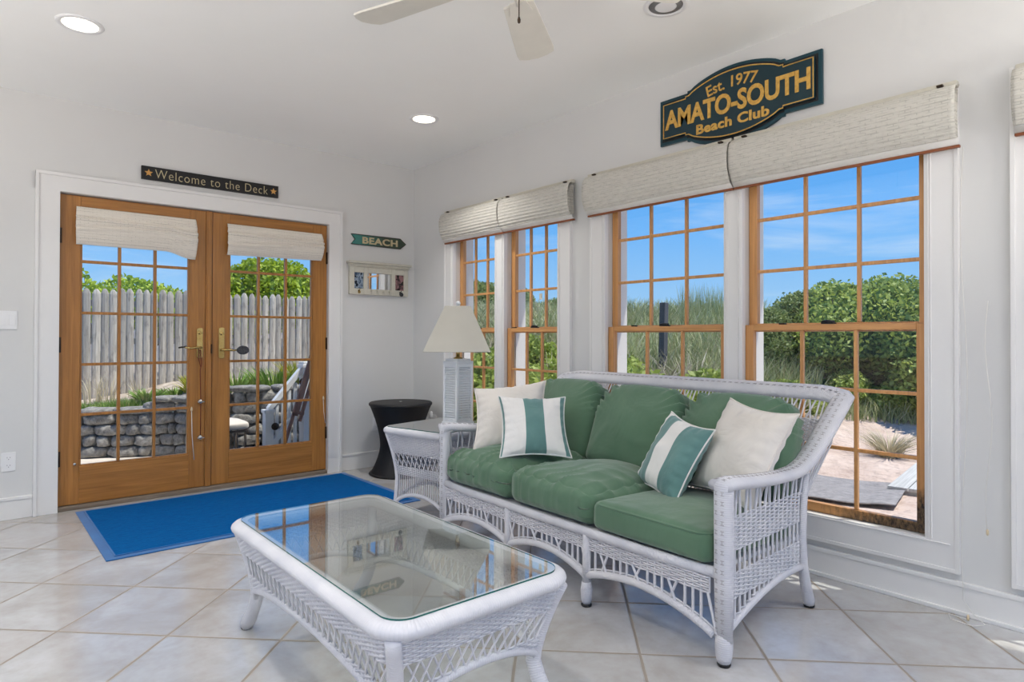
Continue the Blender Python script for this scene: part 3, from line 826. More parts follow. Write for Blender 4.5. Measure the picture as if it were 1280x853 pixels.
# wall plates
root = empty('light_switch', (.184, DY, 1.247), 0, 'white rocker light switch plate at the left edge', 'switch')
b = MB(); b.box(-.085, .068, -.006, -.0005, -.058, .058); b.build('plate', M['plastic'], root, bevel=.002)
for x in (-.05, -.004, .042):
    b = MB(); b.box(x - .0165, x + .0165, -.0095, -.006, -.033, .033); b.build('rocker', M['plastic'], root, bevel=.001)
def outlet(loc, rz, label):
    root = empty('wall_outlet', loc, rz, label, 'outlet')
    b = MB(); b.box(-.036, .036, -.006, -.0005, -.058, .058); b.build('plate', M['plastic'], root, bevel=.002)
    for z in (-.024, .024):
        b = MB(); b.prism([(.016 * math.cos(a), z + .015 * math.sin(a)) for a in [2 * PI * k / 20 for k in range(20)]], lambda a, c, t: (a, -t, c), .006, .008)
        s = b.build('socket', M['plastic'], root)
        b = MB(); b.box(-.008, -.006, -.0084, -.008, z, z + .007); b.box(.006, .008, -.0084, -.008, z, z + .007); b.box(-.002, .002, -.0084, -.008, z - .009, z - .005)
        b.build('slots', M['plasticdark'], s)
    return root
outlet((.214, DY, .36), 0, 'white double outlet low on the wall left of the doors')
outlet((2.775, DY, .375), 0, 'white outlet low on the wall behind the black side table')
r = outlet((WX, 4.73, .40), math.radians(-90), 'white outlet in the corner with a small night light')
b = MB(); b.lathe([(.002, .03), (.014, .034), (.017, .06), (.012, .085), (.003, .092)], 16); o = b.build('night_light', M['plastic'], r); o.location = (0, -.03, 0)

# ------------------------------------------------------------------ ceiling fixtures
def downlight(x, y, lit, label):
    root = empty('recessed_light', (x, y, H), 0, label, 'ceiling light', 'recessed ceiling lights')
    b = MB(); b.lathe([(.078, -.002), (.080, -.006), (.100, -.006), (.104, -.001), (.104, -.0005), (.078, -.0005)], 48, closed=True); b.build('trim_ring', M['plastic'], root)
    b = MB()
    if lit: b.lathe([(.077, -.0045), (.04, -.0045), (.002, -.0045)], 40); b.build('lens', M['lens'], root)
    else:
        b.lathe([(.078, -.003), (.07, -.0015), (.055, -.0012), (.002, -.0012)], 40); b.build('lens', M['offlens'], root)
        b = MB(); b.lathe([(.03, -.002), (.045, -.004), (.05, -.008), (.045, -.0085), (.002, -.0085)], 32); b.build('bulb', M['plastic'], root)
    return root
M['offlens'] = simple('off_lens', lin(150, 150, 148), .4)
downlight(.423, 3.787, True, 'glowing recessed ceiling light above the left of the doors')
downlight(2.464, 3.828, True, 'glowing recessed ceiling light near the room corner')
downlight(2.470, 1.775, False, 'unlit recessed ceiling light above the sofa, at the top edge')

fan = empty('ceiling_fan', (1.41, 1.666, H), 0, 'white five-blade ceiling fan at the top edge with pull chain', 'ceiling fan')
b = MB(); b.lathe([(.002, 0), (.07, -.001), (.07, -.02), (.045, -.05), (.013, -.055), (.013, -.12), (.06, -.135), (.115, -.16), (.125, -.2), (.12, -.25), (.10, -.28), (.06, -.30), (.055, -.325), (.002, -.335)], 40); b.build('motor_housing', M['fan'], fan)
for k in range(5):
    ang = math.radians(38 + 72 * k)
    Mx = Matrix.Rotation(ang, 4, 'Z') @ Matrix.Translation((0, 0, -.30)) @ Matrix.Rotation(math.radians(-11), 4, 'X')
    b = MB()
    o = [(.20, -.058), (.42, -.072), (.60, -.082), (.635, -.078), (.655, -.045), (.665, 0), (.655, .045), (.635, .078), (.60, .082), (.42, .072), (.20, .058), (.185, 0)]
    b.prism(o, lambda a, c, t: (a, c, t), -.004, .004); bl = b.build('blade', M['fan'], fan, bevel=.001, M=Mx)
    b = MB(); b.tube([(.09, 0, .03), (.13, 0, .005), (.19, 0, -.009)], [.014, .012, .01], 8, flat=.8)
    b.prism([(.17, -.03), (.25, -.045), (.27, 0), (.25, .045), (.17, .03)], lambda a, c, t: (a, c, t), -.010, -.0045)
    b.build('blade_bracket', M['fan'], bl)
b = MB(); b.tube([(.03, -.026, -.325), (.03, -.026, -.445)], .0022, 6); b.build('pull_chain', M['bronze'], fan)
b = MB(); b.lathe([(.001, -.47), (.005, -.466), (.006, -.457), (.003, -.447), (.001, -.444)], 12); o = b.build('chain_pendant', M['bronze'], fan); o.location = (.03, -.026, 0)

# ------------------------------------------------------------------ rug
b = MB()
rx0, rx1, ry0, ry1 = .553, 2.430, 3.800, 4.985
b.box(rx0 + .05, rx1 - .05, ry0 + .05, ry1 - .05, .004, .0135)
rug = b.build('door_rug', M['rug'], bevel=.003); tag(rug, 'bright blue ribbed rug lying in front of the glass doors', 'rug')
b = MB(); b.box(rx0, rx1, ry0, ry1, .0005, .006); b.box(rx0 + .042, rx1 - .042, ry0 + .042, ry1 - .042, .006, .011)
b.build('edge_border', M['rugedge'], rug, bevel=.003)

# ------------------------------------------------------------------ wicker
def weave(mb, Sf, us, va, vb, pitch, r=.0028, amp=None, valid=None, n=4, closed=False):
    """horizontal strands passing over and under stakes at parameters us"""
    amp = amp or r * 1.1
    rows = int(abs(vb - va) / pitch)
    for j in range(rows + 1):
        v = va + (vb - va) * j / max(1, rows)
        run = []
        m = len(us)
        for i in range(m * 2 - (0 if closed else 1)):
            a = us[i // 2]
            if i % 2:
                c = us[(i // 2 + 1) % m]
                if closed and c < a: c += us[m]if False else 0
                u = (a + c) / 2 if c > a else a + (us[1] - us[0]) / 2
                off = 0
            else:
                u = a; off = amp * (1 if (i // 2 + j) % 2 else -1)
            if valid and not valid(u, v):
                if len(run) > 1: mb.tube(run, r, n, caps=False)
                run = []; continue
            p, nn = Sf(u, v)
            run.append(p + nn * off)
        if len(run) > 1:
            mb.tube(run, r, n, caps=False, closed=closed and len(run) == m * 2)
def stakes(mb, Sf, us, v0, v1, r=.0036, n=5, seg=5, tilt=0):
    for k, u in enumerate(us):
        a = v0(u) if callable(v0) else v0; c = v1(u) if callable(v1) else v1
        mb.tube([Sf(u + tilt * (i / seg), a + (c - a) * i / seg)[0] for i in range(seg + 1)], r, n, caps=False)

def rrect(a, b_, r, n=9):
    """rounded rectangle outline points with normals and arclength"""
    P = []
    for (cx, cy, a0) in ((a - r, b_ - r, 0), (-a + r, b_ - r, PI / 2), (-a + r, -b_ + r, PI), (a - r, -b_ + r, 3 * PI / 2)):
        for k in range(n + 1):
            t = a0 + PI / 2 * k / n; P.append((cx + r * math.cos(t), cy + r * math.sin(t), math.cos(t), math.sin(t)))
    return P
class RR:
    def __init__(s, a, b_, r):
        P = rrect(a, b_, r, 10); s.P = P; s.L = [0]
        for i in range(len(P)):
            q = P[(i + 1) % len(P)]; s.L.append(s.L[-1] + math.hypot(q[0] - P[i][0], q[1] - P[i][1]))
        s.T = s.L[-1]
    def at(s, u):
        u = u % s.T
        lo, hi = 0, len(s.L) - 1
        while hi - lo > 1:
            m = (lo + hi) // 2
            if s.L[m] <= u: lo = m
            else: hi = m
        p, q = s.P[lo], s.P[(lo + 1) % len(s.P)]
        t = (u - s.L[lo]) / max(1e-9, s.L[lo + 1] - s.L[lo])
        return [p[k] * (1 - t) + q[k] * t for k in range(4)]

def wicker_table(root, A, B, RC, ztop, flare, zbot, arch, bands, lattice, zleg, foot, legr=.022, stake_pitch=.02, rim_w=.034, rim_h=.022):
    rr = RR(A - .02, B - .02, RC)
    def Sf(u, z):
        x, y, nx, ny = rr.at(u); f = flare(z)
        return Vector((x * f[0], y * f[1], z)), Vector((nx, ny, .25)).normalized()
    m = int(rr.T / stake_pitch); m -= m % 2
    us = [rr.T * k / m for k in range(m)]
    def zb(u):
        x, y, nx, ny = rr.at(u)
        sx = abs(x) / (A - .02); sy = abs(y) / (B - .02)
        t = (1 - min(1, sx) ** 2) if sy > .97 else ((1 - min(1, sy) ** 2) if sx > .97 else 0)
        return zbot + arch * max(0, t) ** .6
    # rim
    b = MB(); path = [(p[0], p[1], 0) for p in rrect(A - rim_w, B - rim_w, RC, 12)]
    b.tube([(x, y, ztop - rim_h) for x, y, _ in path], rim_h, 16, closed=True, up=(0, 0, 1), flat=rim_w / rim_h)
    b.build('rim', M['wrap'], root)
    # skirt
    b = MB()
    for (za, zc_) in bands:
        weave(b, Sf, us, za, zc_, .0072, .0034, .0045, valid=lambda u, v: v > zb(u) + .006, closed=True)
    z1, z0 = lattice
    stakes(b, Sf, us, lambda u: ztop - .04, lambda u: max(z1, zb(u)) if z1 > z0 else zb(u), .0034, 5, 4)
    stakes(b, Sf, us, lambda u: max(z0, zb(u)), lambda u: zb(u), .0034, 5, 3)
    du = us[1] - us[0]
    for k, u in enumerate(us):
        if z0 <= zb(u) or k % 2: continue
        for d in (1, -1):
            pts = []
            for i in range(5):
                p, n_ = Sf(u + d * du * 1.9 * i / 4, z0 + (z1 - z0) * i / 4); pts.append(p + n_ * (.003 * d))
            b.tube(pts, .0034, 5, caps=False)
    b.build('woven_skirt', M['wicker'], root)
    # arched bottom rails
    mm = 200
    b = MB(); b.tube([Sf(rr.T * k / mm, zb(rr.T * k / mm))[0] for k in range(mm)], .012, 8, closed=True); b.build('arched_rail', M['wrap'], root)
    # legs
    for sx in (1, -1):
        for sy in (1, -1):
            pts = []
            k = RC * .3
            zs = [ztop - .04 - (ztop - .04 - zleg) * i / 8 for i in range(9)]
            for z in zs: f = flare(z); pts.append((sx * (A - .02 - k) * f[0], sy * (B - .02 - k) * f[1], z))
            lx, ly, lz = pts[-1]
            fx, fy = foot
            for i in range(1, 5):
                t = i / 4; pts.append((lx + (sx * fx - lx) * t ** 1.3, ly + (sy * fy - ly) * t ** 1.3, lz + (.012 - lz) * t))
            R = [legr * .9] * 8 + [legr, legr, legr, legr * 1.12, legr * 1.0]
            b = MB(); b.tube(pts, R, 12); lg = b.build('leg', M['wrap'], root)
            b = MB(); b.lathe([(.001, 0), (legr * .85, 0), (legr * .95, .006), (legr * .9, .013), (.001, .014)], 16, c=(sx * fx, sy * fy)); b.build('glide', M['blackglide'], lg)
    return Sf, zb

# coffee table
ct = empty('coffee_table', (1.084, 1.948, 0), math.radians(-.4), 'white wicker coffee table with an inset clear glass top', 'coffee table')
def fl_ct(z):
    t = max(0, (z - .16) / .26) ** 1.5; return .82 + .18 * t, .875 + .125 * t
wicker_table(ct, .329, .633, .07, .452, fl_ct, .165, .085, [(.415, .335), (.255, .10)], (.335, .255), .17, (.236, .640), legr=.024, stake_pitch=.021, rim_w=.040, rim_h=.024)
def glass_top(root, A, B, R, z, th=.008):
    P = rrect(A, B, R, 12); n = len(P)
    b = MB(); vs = [(p[0], p[1], z) for p in P] + [(p[0], p[1], z + th) for p in P]
    b.add(vs, [tuple(range(n - 1, -1, -1)), tuple(range(n, 2 * n))], None, 0)
    b.add([(p[0], p[1], z) for p in P] + [(p[0], p[1], z + th) for p in P], [(k, (k + 1) % n, n + (k + 1) % n, n + k) for k in range(n)], None, 1, True)
    return b.build('glass_top', [M['tableglass'], M['glassedge']], root)
glass_top(ct, .292, .596, .066, .449, .007)

# end table
et = empty('end_table', (2.345, 3.395, 0), math.radians(13), 'white wicker end table with a glass top under the lamp', 'side table')
def fl_et(z):
    f = .80 + .20 * ((z - .26) / .30) ** 1.5 if z > .26 else .80 + .05 * ((.26 - z) / .26) ** 1.2
    return f, f
wicker_table(et, .300, .285, .05, .580, fl_et, .07, .10, [(.535, .42), (.335, .285)], (.42, .335), .09, (.245, .235), legr=.018, stake_pitch=.022, rim_w=.026, rim_h=.022)
glass_top(et, .272, .257, .04, .578, .006)
b = MB(); b.box(-.255, .255, -.24, .24, .553, .560); b.build('top_panel', M['wicker'], et)

# black hourglass table
bt = empty('hourglass_table', (2.795, 4.685, 0), 0, 'black wicker hourglass side table standing in the room corner', 'side table')
def rad(z):
    t = (z - .24) / .33 if z > .24 else (.24 - z) / .24
    return .168 + .085 * min(1, t) ** 1.7
b = MB(); nz_, na = 84, 160; vs = []
for i in range(nz_ + 1):
    z = .006 + .565 * i / nz_
    for k in range(na):
        a = 2 * PI * k / na; r_ = rad(z) + .0035 * math.sin(k * PI / 2 + i * PI) + .002 * math.cos(k * PI)
        vs.append((r_ * math.cos(a), r_ * math.sin(a), z))
fs = [(i * na + k, i * na + (k + 1) % na, (i + 1) * na + (k + 1) % na, (i + 1) * na + k) for i in range(nz_) for k in range(na)]
b.add(vs, fs, None, 0, True); b.build('woven_body', M['blackwicker'], bt)
b = MB(); b.lathe([(.001, .570), (.255, .570), (.264, .576), (.264, .592), (.256, .598), (.235, .599), (.001, .5985)], 64); b.build('lid', M['blackwicker'], bt)
b = MB(); b.lathe([(.001, .598), (.014, .5985), (.012, .6035), (.001, .605)], 20); b.build('lid_button', M['chrome'], bt)
b = MB(); b.lathe([(.001, 0), (.255, 0), (.262, .008), (.255, .018), (.001, .016)], 64); b.build('base_ring', M['blackwicker'], bt)

# lamp on the end table
lp = empty('table_lamp', (2.405, 3.325, .5845), math.radians(4), 'white louvered table lamp with a cream square shade on the end table', 'lamp')
b = MB(); s2 = .060
for sx in (-1, 1):
    for sy in (-1, 1): b.box(sx * s2 - .009, sx * s2 + .009, sy * s2 - .009, sy * s2 + .009, .02, .39)
b.box(-s2 - .014, s2 + .014, -s2 - .014, s2 + .014, 0, .022)
b.box(-s2 - .009, s2 + .009, -s2 - .009, s2 + .009, .39, .41); b.box(-s2 + .002, s2 - .002, -s2 + .002, s2 - .002, .41, .424)
for sg in (-1, 1):
    for z in (.02, .372):
        b.box(sg * s2 - .008, sg * s2 + .008, -s2, s2, z, z + .018); b.box(-s2, s2, sg * s2 - .0085, sg * s2 + .0085, z, z + .018)
b.build('base', M['lampwhite'], lp, bevel=.002)
for q in range(4):
    b = MB(); Mz = Matrix.Rotation(q * PI / 2, 4, 'Z')
    for k in range(22):
        z = .045 + k * .0152
        Mm = Mz @ Matrix.Translation((s2 - .001, 0, z)) @ Matrix.Rotation(math.radians(35), 4, 'Y')
        b.box(-.0085, .0085, -s2 + .009, s2 - .009, -.0013, .0013, M=Mm)
    b.build('louver_panel', M['lampwhite'], lp)
b = MB(); b.lathe([(.001, .424), (.03, .424), (.03, .43), (.011, .436), (.011, .475), (.016, .48), (.016, .52), (.004, .525), (.003, .76), (.001, .76)], 20); b.build('neck', M['brass'], lp)
b = MB()
zb_, zt_ = .473, .757; rb, rt = .205, .080
for k in range(4):
    a0, a1 = PI / 4 + k * PI / 2, PI / 4 + (k + 1) * PI / 2
    q = math.sqrt(2)
    def P_(a, r_, z): return (r_ * q * math.cos(a), r_ * q * math.sin(a), z)
    vs = [P_(a0, rb, zb_), P_(a1, rb, zb_), P_(a1, rt, zt_), P_(a0, rt, zt_)]
    b.add(vs, [(0, 1, 2, 3)], None, 0, False)
bm_ = b.build('shade', M['shade'], lp, solid=.004); bm_.rotation_euler = (0, 0, math.radians(48))
b = MB(); q = math.sqrt(2)
for (r_, z) in ((rb, zb_), (rt, zt_)): b.tube([(r_ * q * math.cos(PI / 4 + k * PI / 2), r_ * q * math.sin(PI / 4 + k * PI / 2), z) for k in range(4)], .0032, 6, closed=True)
b.tube([(-rt, 0, zt_ - .01), (rt, 0, zt_ - .01)], .002, 6); b.tube([(0, -rt, zt_ - .01), (0, rt, zt_ - .01)], .002, 6)
b.build('shade_binding', M['shade'], bm_)
b = MB(); b.lathe([(.001, .756), (.008, .757), (.006, .763), (.013, .77), (.0155, .78), (.012, .79), (.001, .795)], 18); b.build('finial', M['lampwhite'], lp)

# ------------------------------------------------------------------ sofa
SO = (2.0, 1.165); SR = math.radians(-2.0)
sofa = empty('wicker_sofa', (SO[0], SO[1], 0), SR, 'long white wicker sofa with woven arms and arched apron below the windows', 'sofa')
SL = 1.89       # length along local y
def side_y(x, far):
    """inner taper of the arm sides towards the back"""
    yy = .045 + .05 * max(0, x) / .75
    return SL - yy if far else yy
ARM = [(.0, .632), (.06, .632), (.2, .616), (.36, .602), (.50, .596), (.585, .602), (.65, .628), (.71, .672), (.77, .725), (.83, .78), (.88, .822), (.925, .856), (.955, .880)]
def arm_z(x):
    for i in range(len(ARM) - 1):
        if ARM[i][0] <= x <= ARM[i + 1][0]:
            t = (x - ARM[i][0]) / (ARM[i + 1][0] - ARM[i][0]); return ARM[i][1] * (1 - t) + ARM[i + 1][1] * t
    return ARM[-1][1]
def flare_y(x, z):
    return .035 * sm((x - .5) / .4)
# back line: seat rear at x=.64,z=.33 -> top x=.955,z=.885
def back_x(z): return .64 + .315 * max(0, (z - .30) / .585) ** 1.15

# top rail: near arm -> back -> far arm, one continuous wrapped roll
path = []
for (x, z) in ARM: path.append((x, side_y(min(x, .6), False) - flare_y(x, z) + .0, z))
x_e, y_e = ARM[-1][0], path[-1][1]
for k in range(1, 5):
    t = k / 5; path.append((x_e + .028 * math.sin(t * PI / 2), y_e + .10 * t ** 1.3, .880 + .016 * t))
for k in range(0, 21):
    t = k / 20; path.append((.985, y_e + .12 + (SL - 2 * (y_e + .12)) * t, .897))
path_near = path[:]
full = path[:len(ARM) + 4] + path[len(ARM) + 4:]
mir = [(x, SL - y, z) for (x, y, z) in path[:len(ARM) + 4]]
full = path + mir[::-1]
b = MB(); b.tube(full, .0245, 14, up=(0, 0, 1), flat=1.95); rail = b.build('top_rail', M['wrap'], sofa)
# woven H marks along the rail, their grey standing in for shaded gaps
b = MB(); acc = 0
for i in range(1, len(full)):
    p0, p1 = Vector(full[i - 1]), Vector(full[i]); d = (p1 - p0).length; t0 = p1 - p0; t0.normalize()
    k = 0
    while acc < d:
        c = p0 + t0 * acc
        up = Vector((0, 0, 1)); up = (up - t0 * up.dot(t0)).normalized(); w = t0.cross(up)
        for s_ in (-1, 1):
            for e in (-.006, .006):
                q0 = c + t0 * e + w * (s_ * .008) + up * .0242; q1 = c + t0 * e + w * (s_ * .022) + up * .0215
                b.tube([q0, q1], .0012, 4, caps=False)
            b.tube([c + t0 * -.006 + w * (s_ * .015) + up * .0235, c + t0 * .006 + w * (s_ * .015) + up * .0235], .0012, 4, caps=False)
        acc += .034
    acc -= d
b.build('rail_weave_marks', M['gapshade'], rail)

# side panels
for far in (False, True):
    sg = -1 if not far else 1
    def Sf(u, v, far=far, sg=sg):
        # u: depth 0.03..rear, v: z ; rear slants back with height
        y = side_y(u, far)
        fy = flare_y(u, v) * sm((v - .5) / .3)
        return Vector((u, y + (fy if far else -fy), v)), Vector((-.08, sg, 0)).normalized()
    def rear(z): return .635 + .04 * sm((z - .35) / .3) if z < .60 else .675
    b = MB()
    us = [.06 + .037 * k for k in range(17)]
    def topz(u): return arm_z(u) - .015
    def archz(u): t = (u - .03) / .62; return .105 + .095 * math.sin(PI * min(1, max(0, t)) * .62) ** .9
    for k, u in enumerate(us):
        # stakes fan outwards towards the back at the top
        pts = []
        za, zc2 = topz(u), archz(u) + .01
        for i in range(9):
            z = zc2 + (za - zc2) * i / 8
            lean = (.045 * (u / .65)) * sm((z - .38) / .25) + (.011 if k % 2 else -.011) * sm((z - .5) / .1)
            p, n_ = Sf(min(u + lean, .72), z); pts.append(p)
        b.tube(pts, .0054, 6, caps=False)
    def ok(u, v): return v < topz(u) and v > archz(u) + .008 and u < rear(v)
    weave(b, Sf, us, .505, .385, .0070, .0034, .0042, valid=ok)
    weave(b, Sf, us, .302, .215, .0070, .0034, .0042, valid=ok)
    weave(b, Sf, us, .19, .155, .009, .0034, .0036, valid=lambda u, v: abs(v - archz(u) - .016) < .012)
    b.build('arm_panel', M['wicker'], sofa)
    b = MB(); b.tube([(.03 + .62 * k / 16, side_y(.03 + .62 * k / 16, far), archz(.03 + .62 * k / 16)) for k in range(17)], .0145, 10); b.build('side_arch_rail', M['wrap'], sofa)
    # front post
    yf = side_y(0, far)
    b = MB(); b.tube([(.022, yf, .085), (.022, yf, .3), (.022, yf, .6), (.022, yf, .632), (.022, yf, .648)], [.028, .031, .032, .033, .024], 14, flat=1.12)
    b.tube([(.022, yf, .012), (.022, yf, .03), (.022, yf, .06), (.022, yf, .095), (.022, yf, .115)], [.022, .028, .031, .031, .028], 14)
    post = b.build('front_post', M['wrap'], sofa)
    b = MB(); b.lathe([(.001, 0), (.021, 0), (.024, .007), (.021, .014), (.001, .014)], 16, c=(.022, yf)); b.build('glide', M['blackglide'], post)
    b = MB()
    for z in [.13 + .034 * k for k in range(15)]:
        for s_ in (-1, 1):
            for e in (-.006, .006): b.tube([(-.0088, yf + s_ * .006, z + e), (-.0062, yf + s_ * .018, z + e)], .0012, 4, caps=False)
            b.tube([(-.0088, yf + s_ * .012, z - .006), (-.0088, yf + s_ * .012, z + .006)], .0012, 4, caps=False)
    b.build('post_weave_marks', M['gapshade'], post)  # H marks on the post, shade put into their grey
    # rear leg
    yr = side_y(.64, far)
    b = MB(); b.tube([(.69, yr, .60), (.665, yr, .45), (.655, yr, .32), (.665, yr, .2), (.70, yr - sg * .005, .1), (.735, yr - sg * .01, .03), (.74, yr - sg * .01, .012)], [.016, .018, .019, .020, .022, .025, .021], 12); rl = b.build('rear_leg', M['wrap'], sofa)
    b = MB(); b.lathe([(.001, 0), (.020, 0), (.023, .006), (.020, .013), (.001, .013)], 16, c=(.74, yr - sg * .01)); b.build('glide', M['blackglide'], rl)
# seat frame and rails
b = MB(); b.tube([(.015, .07, .318), (.0, .3, .318), (-.004, .95, .318), (.0, SL - .3, .318), (.015, SL - .07, .318)], .0195, 12, up=(0, 0, 1), flat=.9); b.build('seat_rail', M['wrap'], sofa)
b = MB(); b.box(.03, .66, .09, SL - .09, .308, .326); b.build('seat_deck', M['wicker'], sofa, bevel=.003)
mids = [.695, 1.235]
for y in mids:
    b = MB(); b.tube([(.0, y, .31), (.0, y, .2), (.0, y, .10)], [.018, .018, .020], 12); b.tube([(.0, y, .012), (.0, y, .03), (.0, y, .07), (.0, y, .105)], [.018, .024, .026, .021], 12)
    lg = b.build('middle_leg', M['wrap'], sofa)
    b = MB(); b.lathe([(.001, 0), (.02, 0), (.024, .006), (.02, .013), (.001, .013)], 14, c=(0, y)); b.build('glide', M['blackglide'], lg)
# front apron bays
bays = [(.07, mids[0], .105, .13), (mids[0], mids[1], .125, .125), (mids[1], SL - .07, .13, .105)]
for (ya, yb_, h0, h1) in bays:
    def az(y, ya=ya, yb_=yb_, h0=h0, h1=h1):
        t = (y - ya) / (yb_ - ya); return h0 + (h1 - h0) * t + .062 * math.sin(PI * t) ** .8
    def SfA(u, v): return Vector((.0, u, v)), Vector((-1, 0, 0))
    n_ = int((yb_ - ya) / .036); us = [ya + .018 + (yb_ - ya - .036) * k / n_ for k in range(n_ + 1)]
    b = MB()
    weave(b, SfA, us, .297, .245, .0078, .0040, .0032, valid=lambda u, v: v > az(u) + .012)
    for k, u in enumerate(us):
        b.tube([(0, u, .30), (0, u, .247)], .0038, 5, caps=False)
        lo = az(u) + .008
        g = k % 5
        if g in (1, 2, 3): b.tube([(0, u, .25), (0, u, lo)], .0058, 6, caps=False)
        elif g == 4: b.tube([(0, u, .25), (0, u + .034, az(min(yb_, u + .034)) + .008)], .0055, 6, caps=False)
        elif g == 0: b.tube([(-.003, u + .006, .25), (-.003, u - .03, az(max(ya, u - .03)) + .008)], .0055, 6, caps=False)
    b.tube([(0.0, ya + (yb_ - ya) * k / 20, az(ya + (yb_ - ya) * k / 20) + .022) for k in range(21)], .0035, 5, caps=False)
    b.build('apron_panel', M['wicker'], sofa)
    b = MB(); b.tube([(.0, ya + (yb_ - ya) * k / 20, az(ya + (yb_ - ya) * k / 20)) for k in range(21)], .016, 10); b.build('arched_rail', M['wrap'], sofa)
# back panel: open lattice from seat to rail
b = MB()
def SfB(u, v): return Vector((back_x(v) + .012, u, v)), Vector((-.9, 0, .4)).normalized()
us = [.13 + .0215 * k for k in range(77)]
for k, u in enumerate(us):
    top = .885
    if k % 4 in (0, 1): b.tube([SfB(u, .31)[0], SfB(u, .5)[0], SfB(u, .7)[0], SfB(u, .8)[0], SfB(u, top)[0]], .004, 5, caps=False)
    else:
        d = .03 if k % 4 == 2 else -.03
        b.tube([SfB(u, .31)[0], SfB(u, .6)[0], SfB(u, .78)[0], SfB(u + d, top)[0]], .004, 5, caps=False)
weave(b, SfB, us, .78, .69, .0068, .0034, .0036)
weave(b, SfB, us, .56, .47, .0068, .0034, .0036)
b.build('back_panel', M['wicker'], sofa)
# wing fill between arm rise and back
for far in (False, True):
    b = MB()
    for k in range(6):
        x = .70 + .045 * k; yb0 = side_y(.6, far); f_ = flare_y(x, 1); y = yb0 + (f_ if far else -f_)
        yy = yb0 + (.02 if not far else -.02)
        b.tube([(x, y, arm_z(x) - .01), (x - .03, (y + yy) / 2, (arm_z(x) + .5) / 2), (.66 + .01 * k, yy, .46)], .004, 5, caps=False)
    b.build('wing_strands', M['wicker'], sofa)

# ------------------------------------------------------------------ cushions
def cushion_pts(dims, r, crown, nseg=26, wr=None, edge=None):
    """returns MB with a rounded, crowned box centred at origin"""
    hx, hy, hz = dims[0] / 2, dims[1] / 2, dims[2] / 2
    b = MB()
    def shape(p):
        x, y, z = p
        q = Vector((x * hx, y * hy, z * hz))
        c = Vector((max(-hx + r, min(hx - r, q.x)), max(-hy + r, min(hy - r, q.y)), max(-hz + r * .9, min(hz - r * .9, q.z))))
        d = q - c
        if d.length > 1e-9:
            m = max(abs(d.x), abs(d.y), abs(d.z)); d = d.normalized() * min(r, m * 1.0) if m > 0 else d
        q = c + d
        cr = crown * (1 - x * x) * (1 - y * y)
        q.z += cr * (1 if z > 0 else -.35) * abs(z) ** .5
        cs = crown * .35
        q.x += cs * x * (1 - y * y) * (1 - z * z); q.y += cs * y * (1 - x * x) * (1 - z * z)
        if edge: q = edge(q, p)
        if wr: q = q + wr(q, p)
        return q
    n = nseg
    faces = [((1, 0, 0), (0, 1, 0), (0, 0, 1)), ((-1, 0, 0), (0, -1, 0), (0, 0, 1)), ((0, 1, 0), (-1, 0, 0), (0, 0, 1)),
             ((0, -1, 0), (1, 0, 0), (0, 0, 1)), ((0, 0, 1), (1, 0, 0), (0, 1, 0)), ((0, 0, -1), (-1, 0, 0), (0, 1, 0))]
    def sp(t): return math.sin(t * PI / 2) * .55 + t * .45
    cache = {}
    for (nn, a, c) in faces:
        nn, a, c = Vector(nn), Vector(a), Vector(c)
        idx = []
        for i in range(n + 1):
            row = []
            for j in range(n + 1):
                p = nn + a * sp(-1 + 2 * i / n) + c * sp(-1 + 2 * j / n)
                key = (round(p.x, 4), round(p.y, 4), round(p.z, 4))
                if key not in cache:
                    cache[key] = len(b.v); b.v.append(tuple(shape(p)))
                row.append(cache[key])
            idx.append(row)
        for i in range(n):
            for j in range(n):
                b.f.append((idx[i][j], idx[i + 1][j], idx[i + 1][j + 1], idx[i][j + 1])); b.uv.append([(0, 0)] * 4); b.mi.append(0); b.sm.append(True)
    return b
MS = Matrix.Translation((SO[0], SO[1], 0)) @ Matrix.Rotation(SR, 4, 'Z')
def seat(y0, y1, zt_front, puff, seed, label):
    W = y1 - y0; D = .605; Hh = .114 + puff * .062
    def wr(q, p):
        v = Vector((q.x * 2.2 + seed, q.y * 7, seed * 3.1)); a = noise.noise(v) * .012 * puff * 2
        # gathered creases running back from the front edge
        def rg(t): return 1 - 2 * abs(math.sin(t)) ** .7
        w1 = 3.2 * noise.noise(Vector((q.x * 5, q.y * 4, seed))); w2 = 3.0 * noise.noise(Vector((q.y * 5, q.x * 4, seed + 5)))
        m1 = .5 + .5 * noise.noise(Vector((q.y * 9, seed, 1.0))); m2 = .5 + .5 * noise.noise(Vector((q.x * 9, seed, 3.0)))
        a2 = rg(q.y * 36 + q.x * 9 + w1) * .010 * puff * m1 * 2 * max(0, .25 - p[0]) ** 1.3 / 1.3 * (1 if p[2] > -.6 else .4)
        a3 = rg(q.x * 30 + w2) * .008 * puff * m2 * 2 * abs(p[1]) ** 2
        top = 1 if p[2] > 0 else .2
        return Vector((-abs(a2) * .6, 0, (a + a2 + a3) * top))
    b = cushion_pts((D, W, Hh), .035 + .03 * puff, .018 + .035 * puff, 64, wr)
    o = b.build('seat_cushion', M['green'])
    zc = .332 + Hh / 2
    o.matrix_world = MS @ Matrix.Translation((-.012 + D / 2, (y0 + y1) / 2, zc)) @ Matrix.Rotation(math.radians(1.5), 4, 'Y')
    tag(o, label, 'cushion', 'green seat cushions on the sofa')
    if puff > .3: return o
    # piping
    hx, hy, hz = D / 2, W / 2, Hh / 2; rr_ = rrect(hx * 1.004 - .004, hy - .004, .05 + .03 * puff, 6)
    for zz in (.78,):
        b = MB(); pts = []
        for (x, y, nx, ny) in rr_:
            pts.append((x, y, hz * zz + (.004 * math.sin(y * 40) * puff)))
        b.tube(pts, .0045, 6, closed=True); b.build('piping', M['green'], o)
    return o
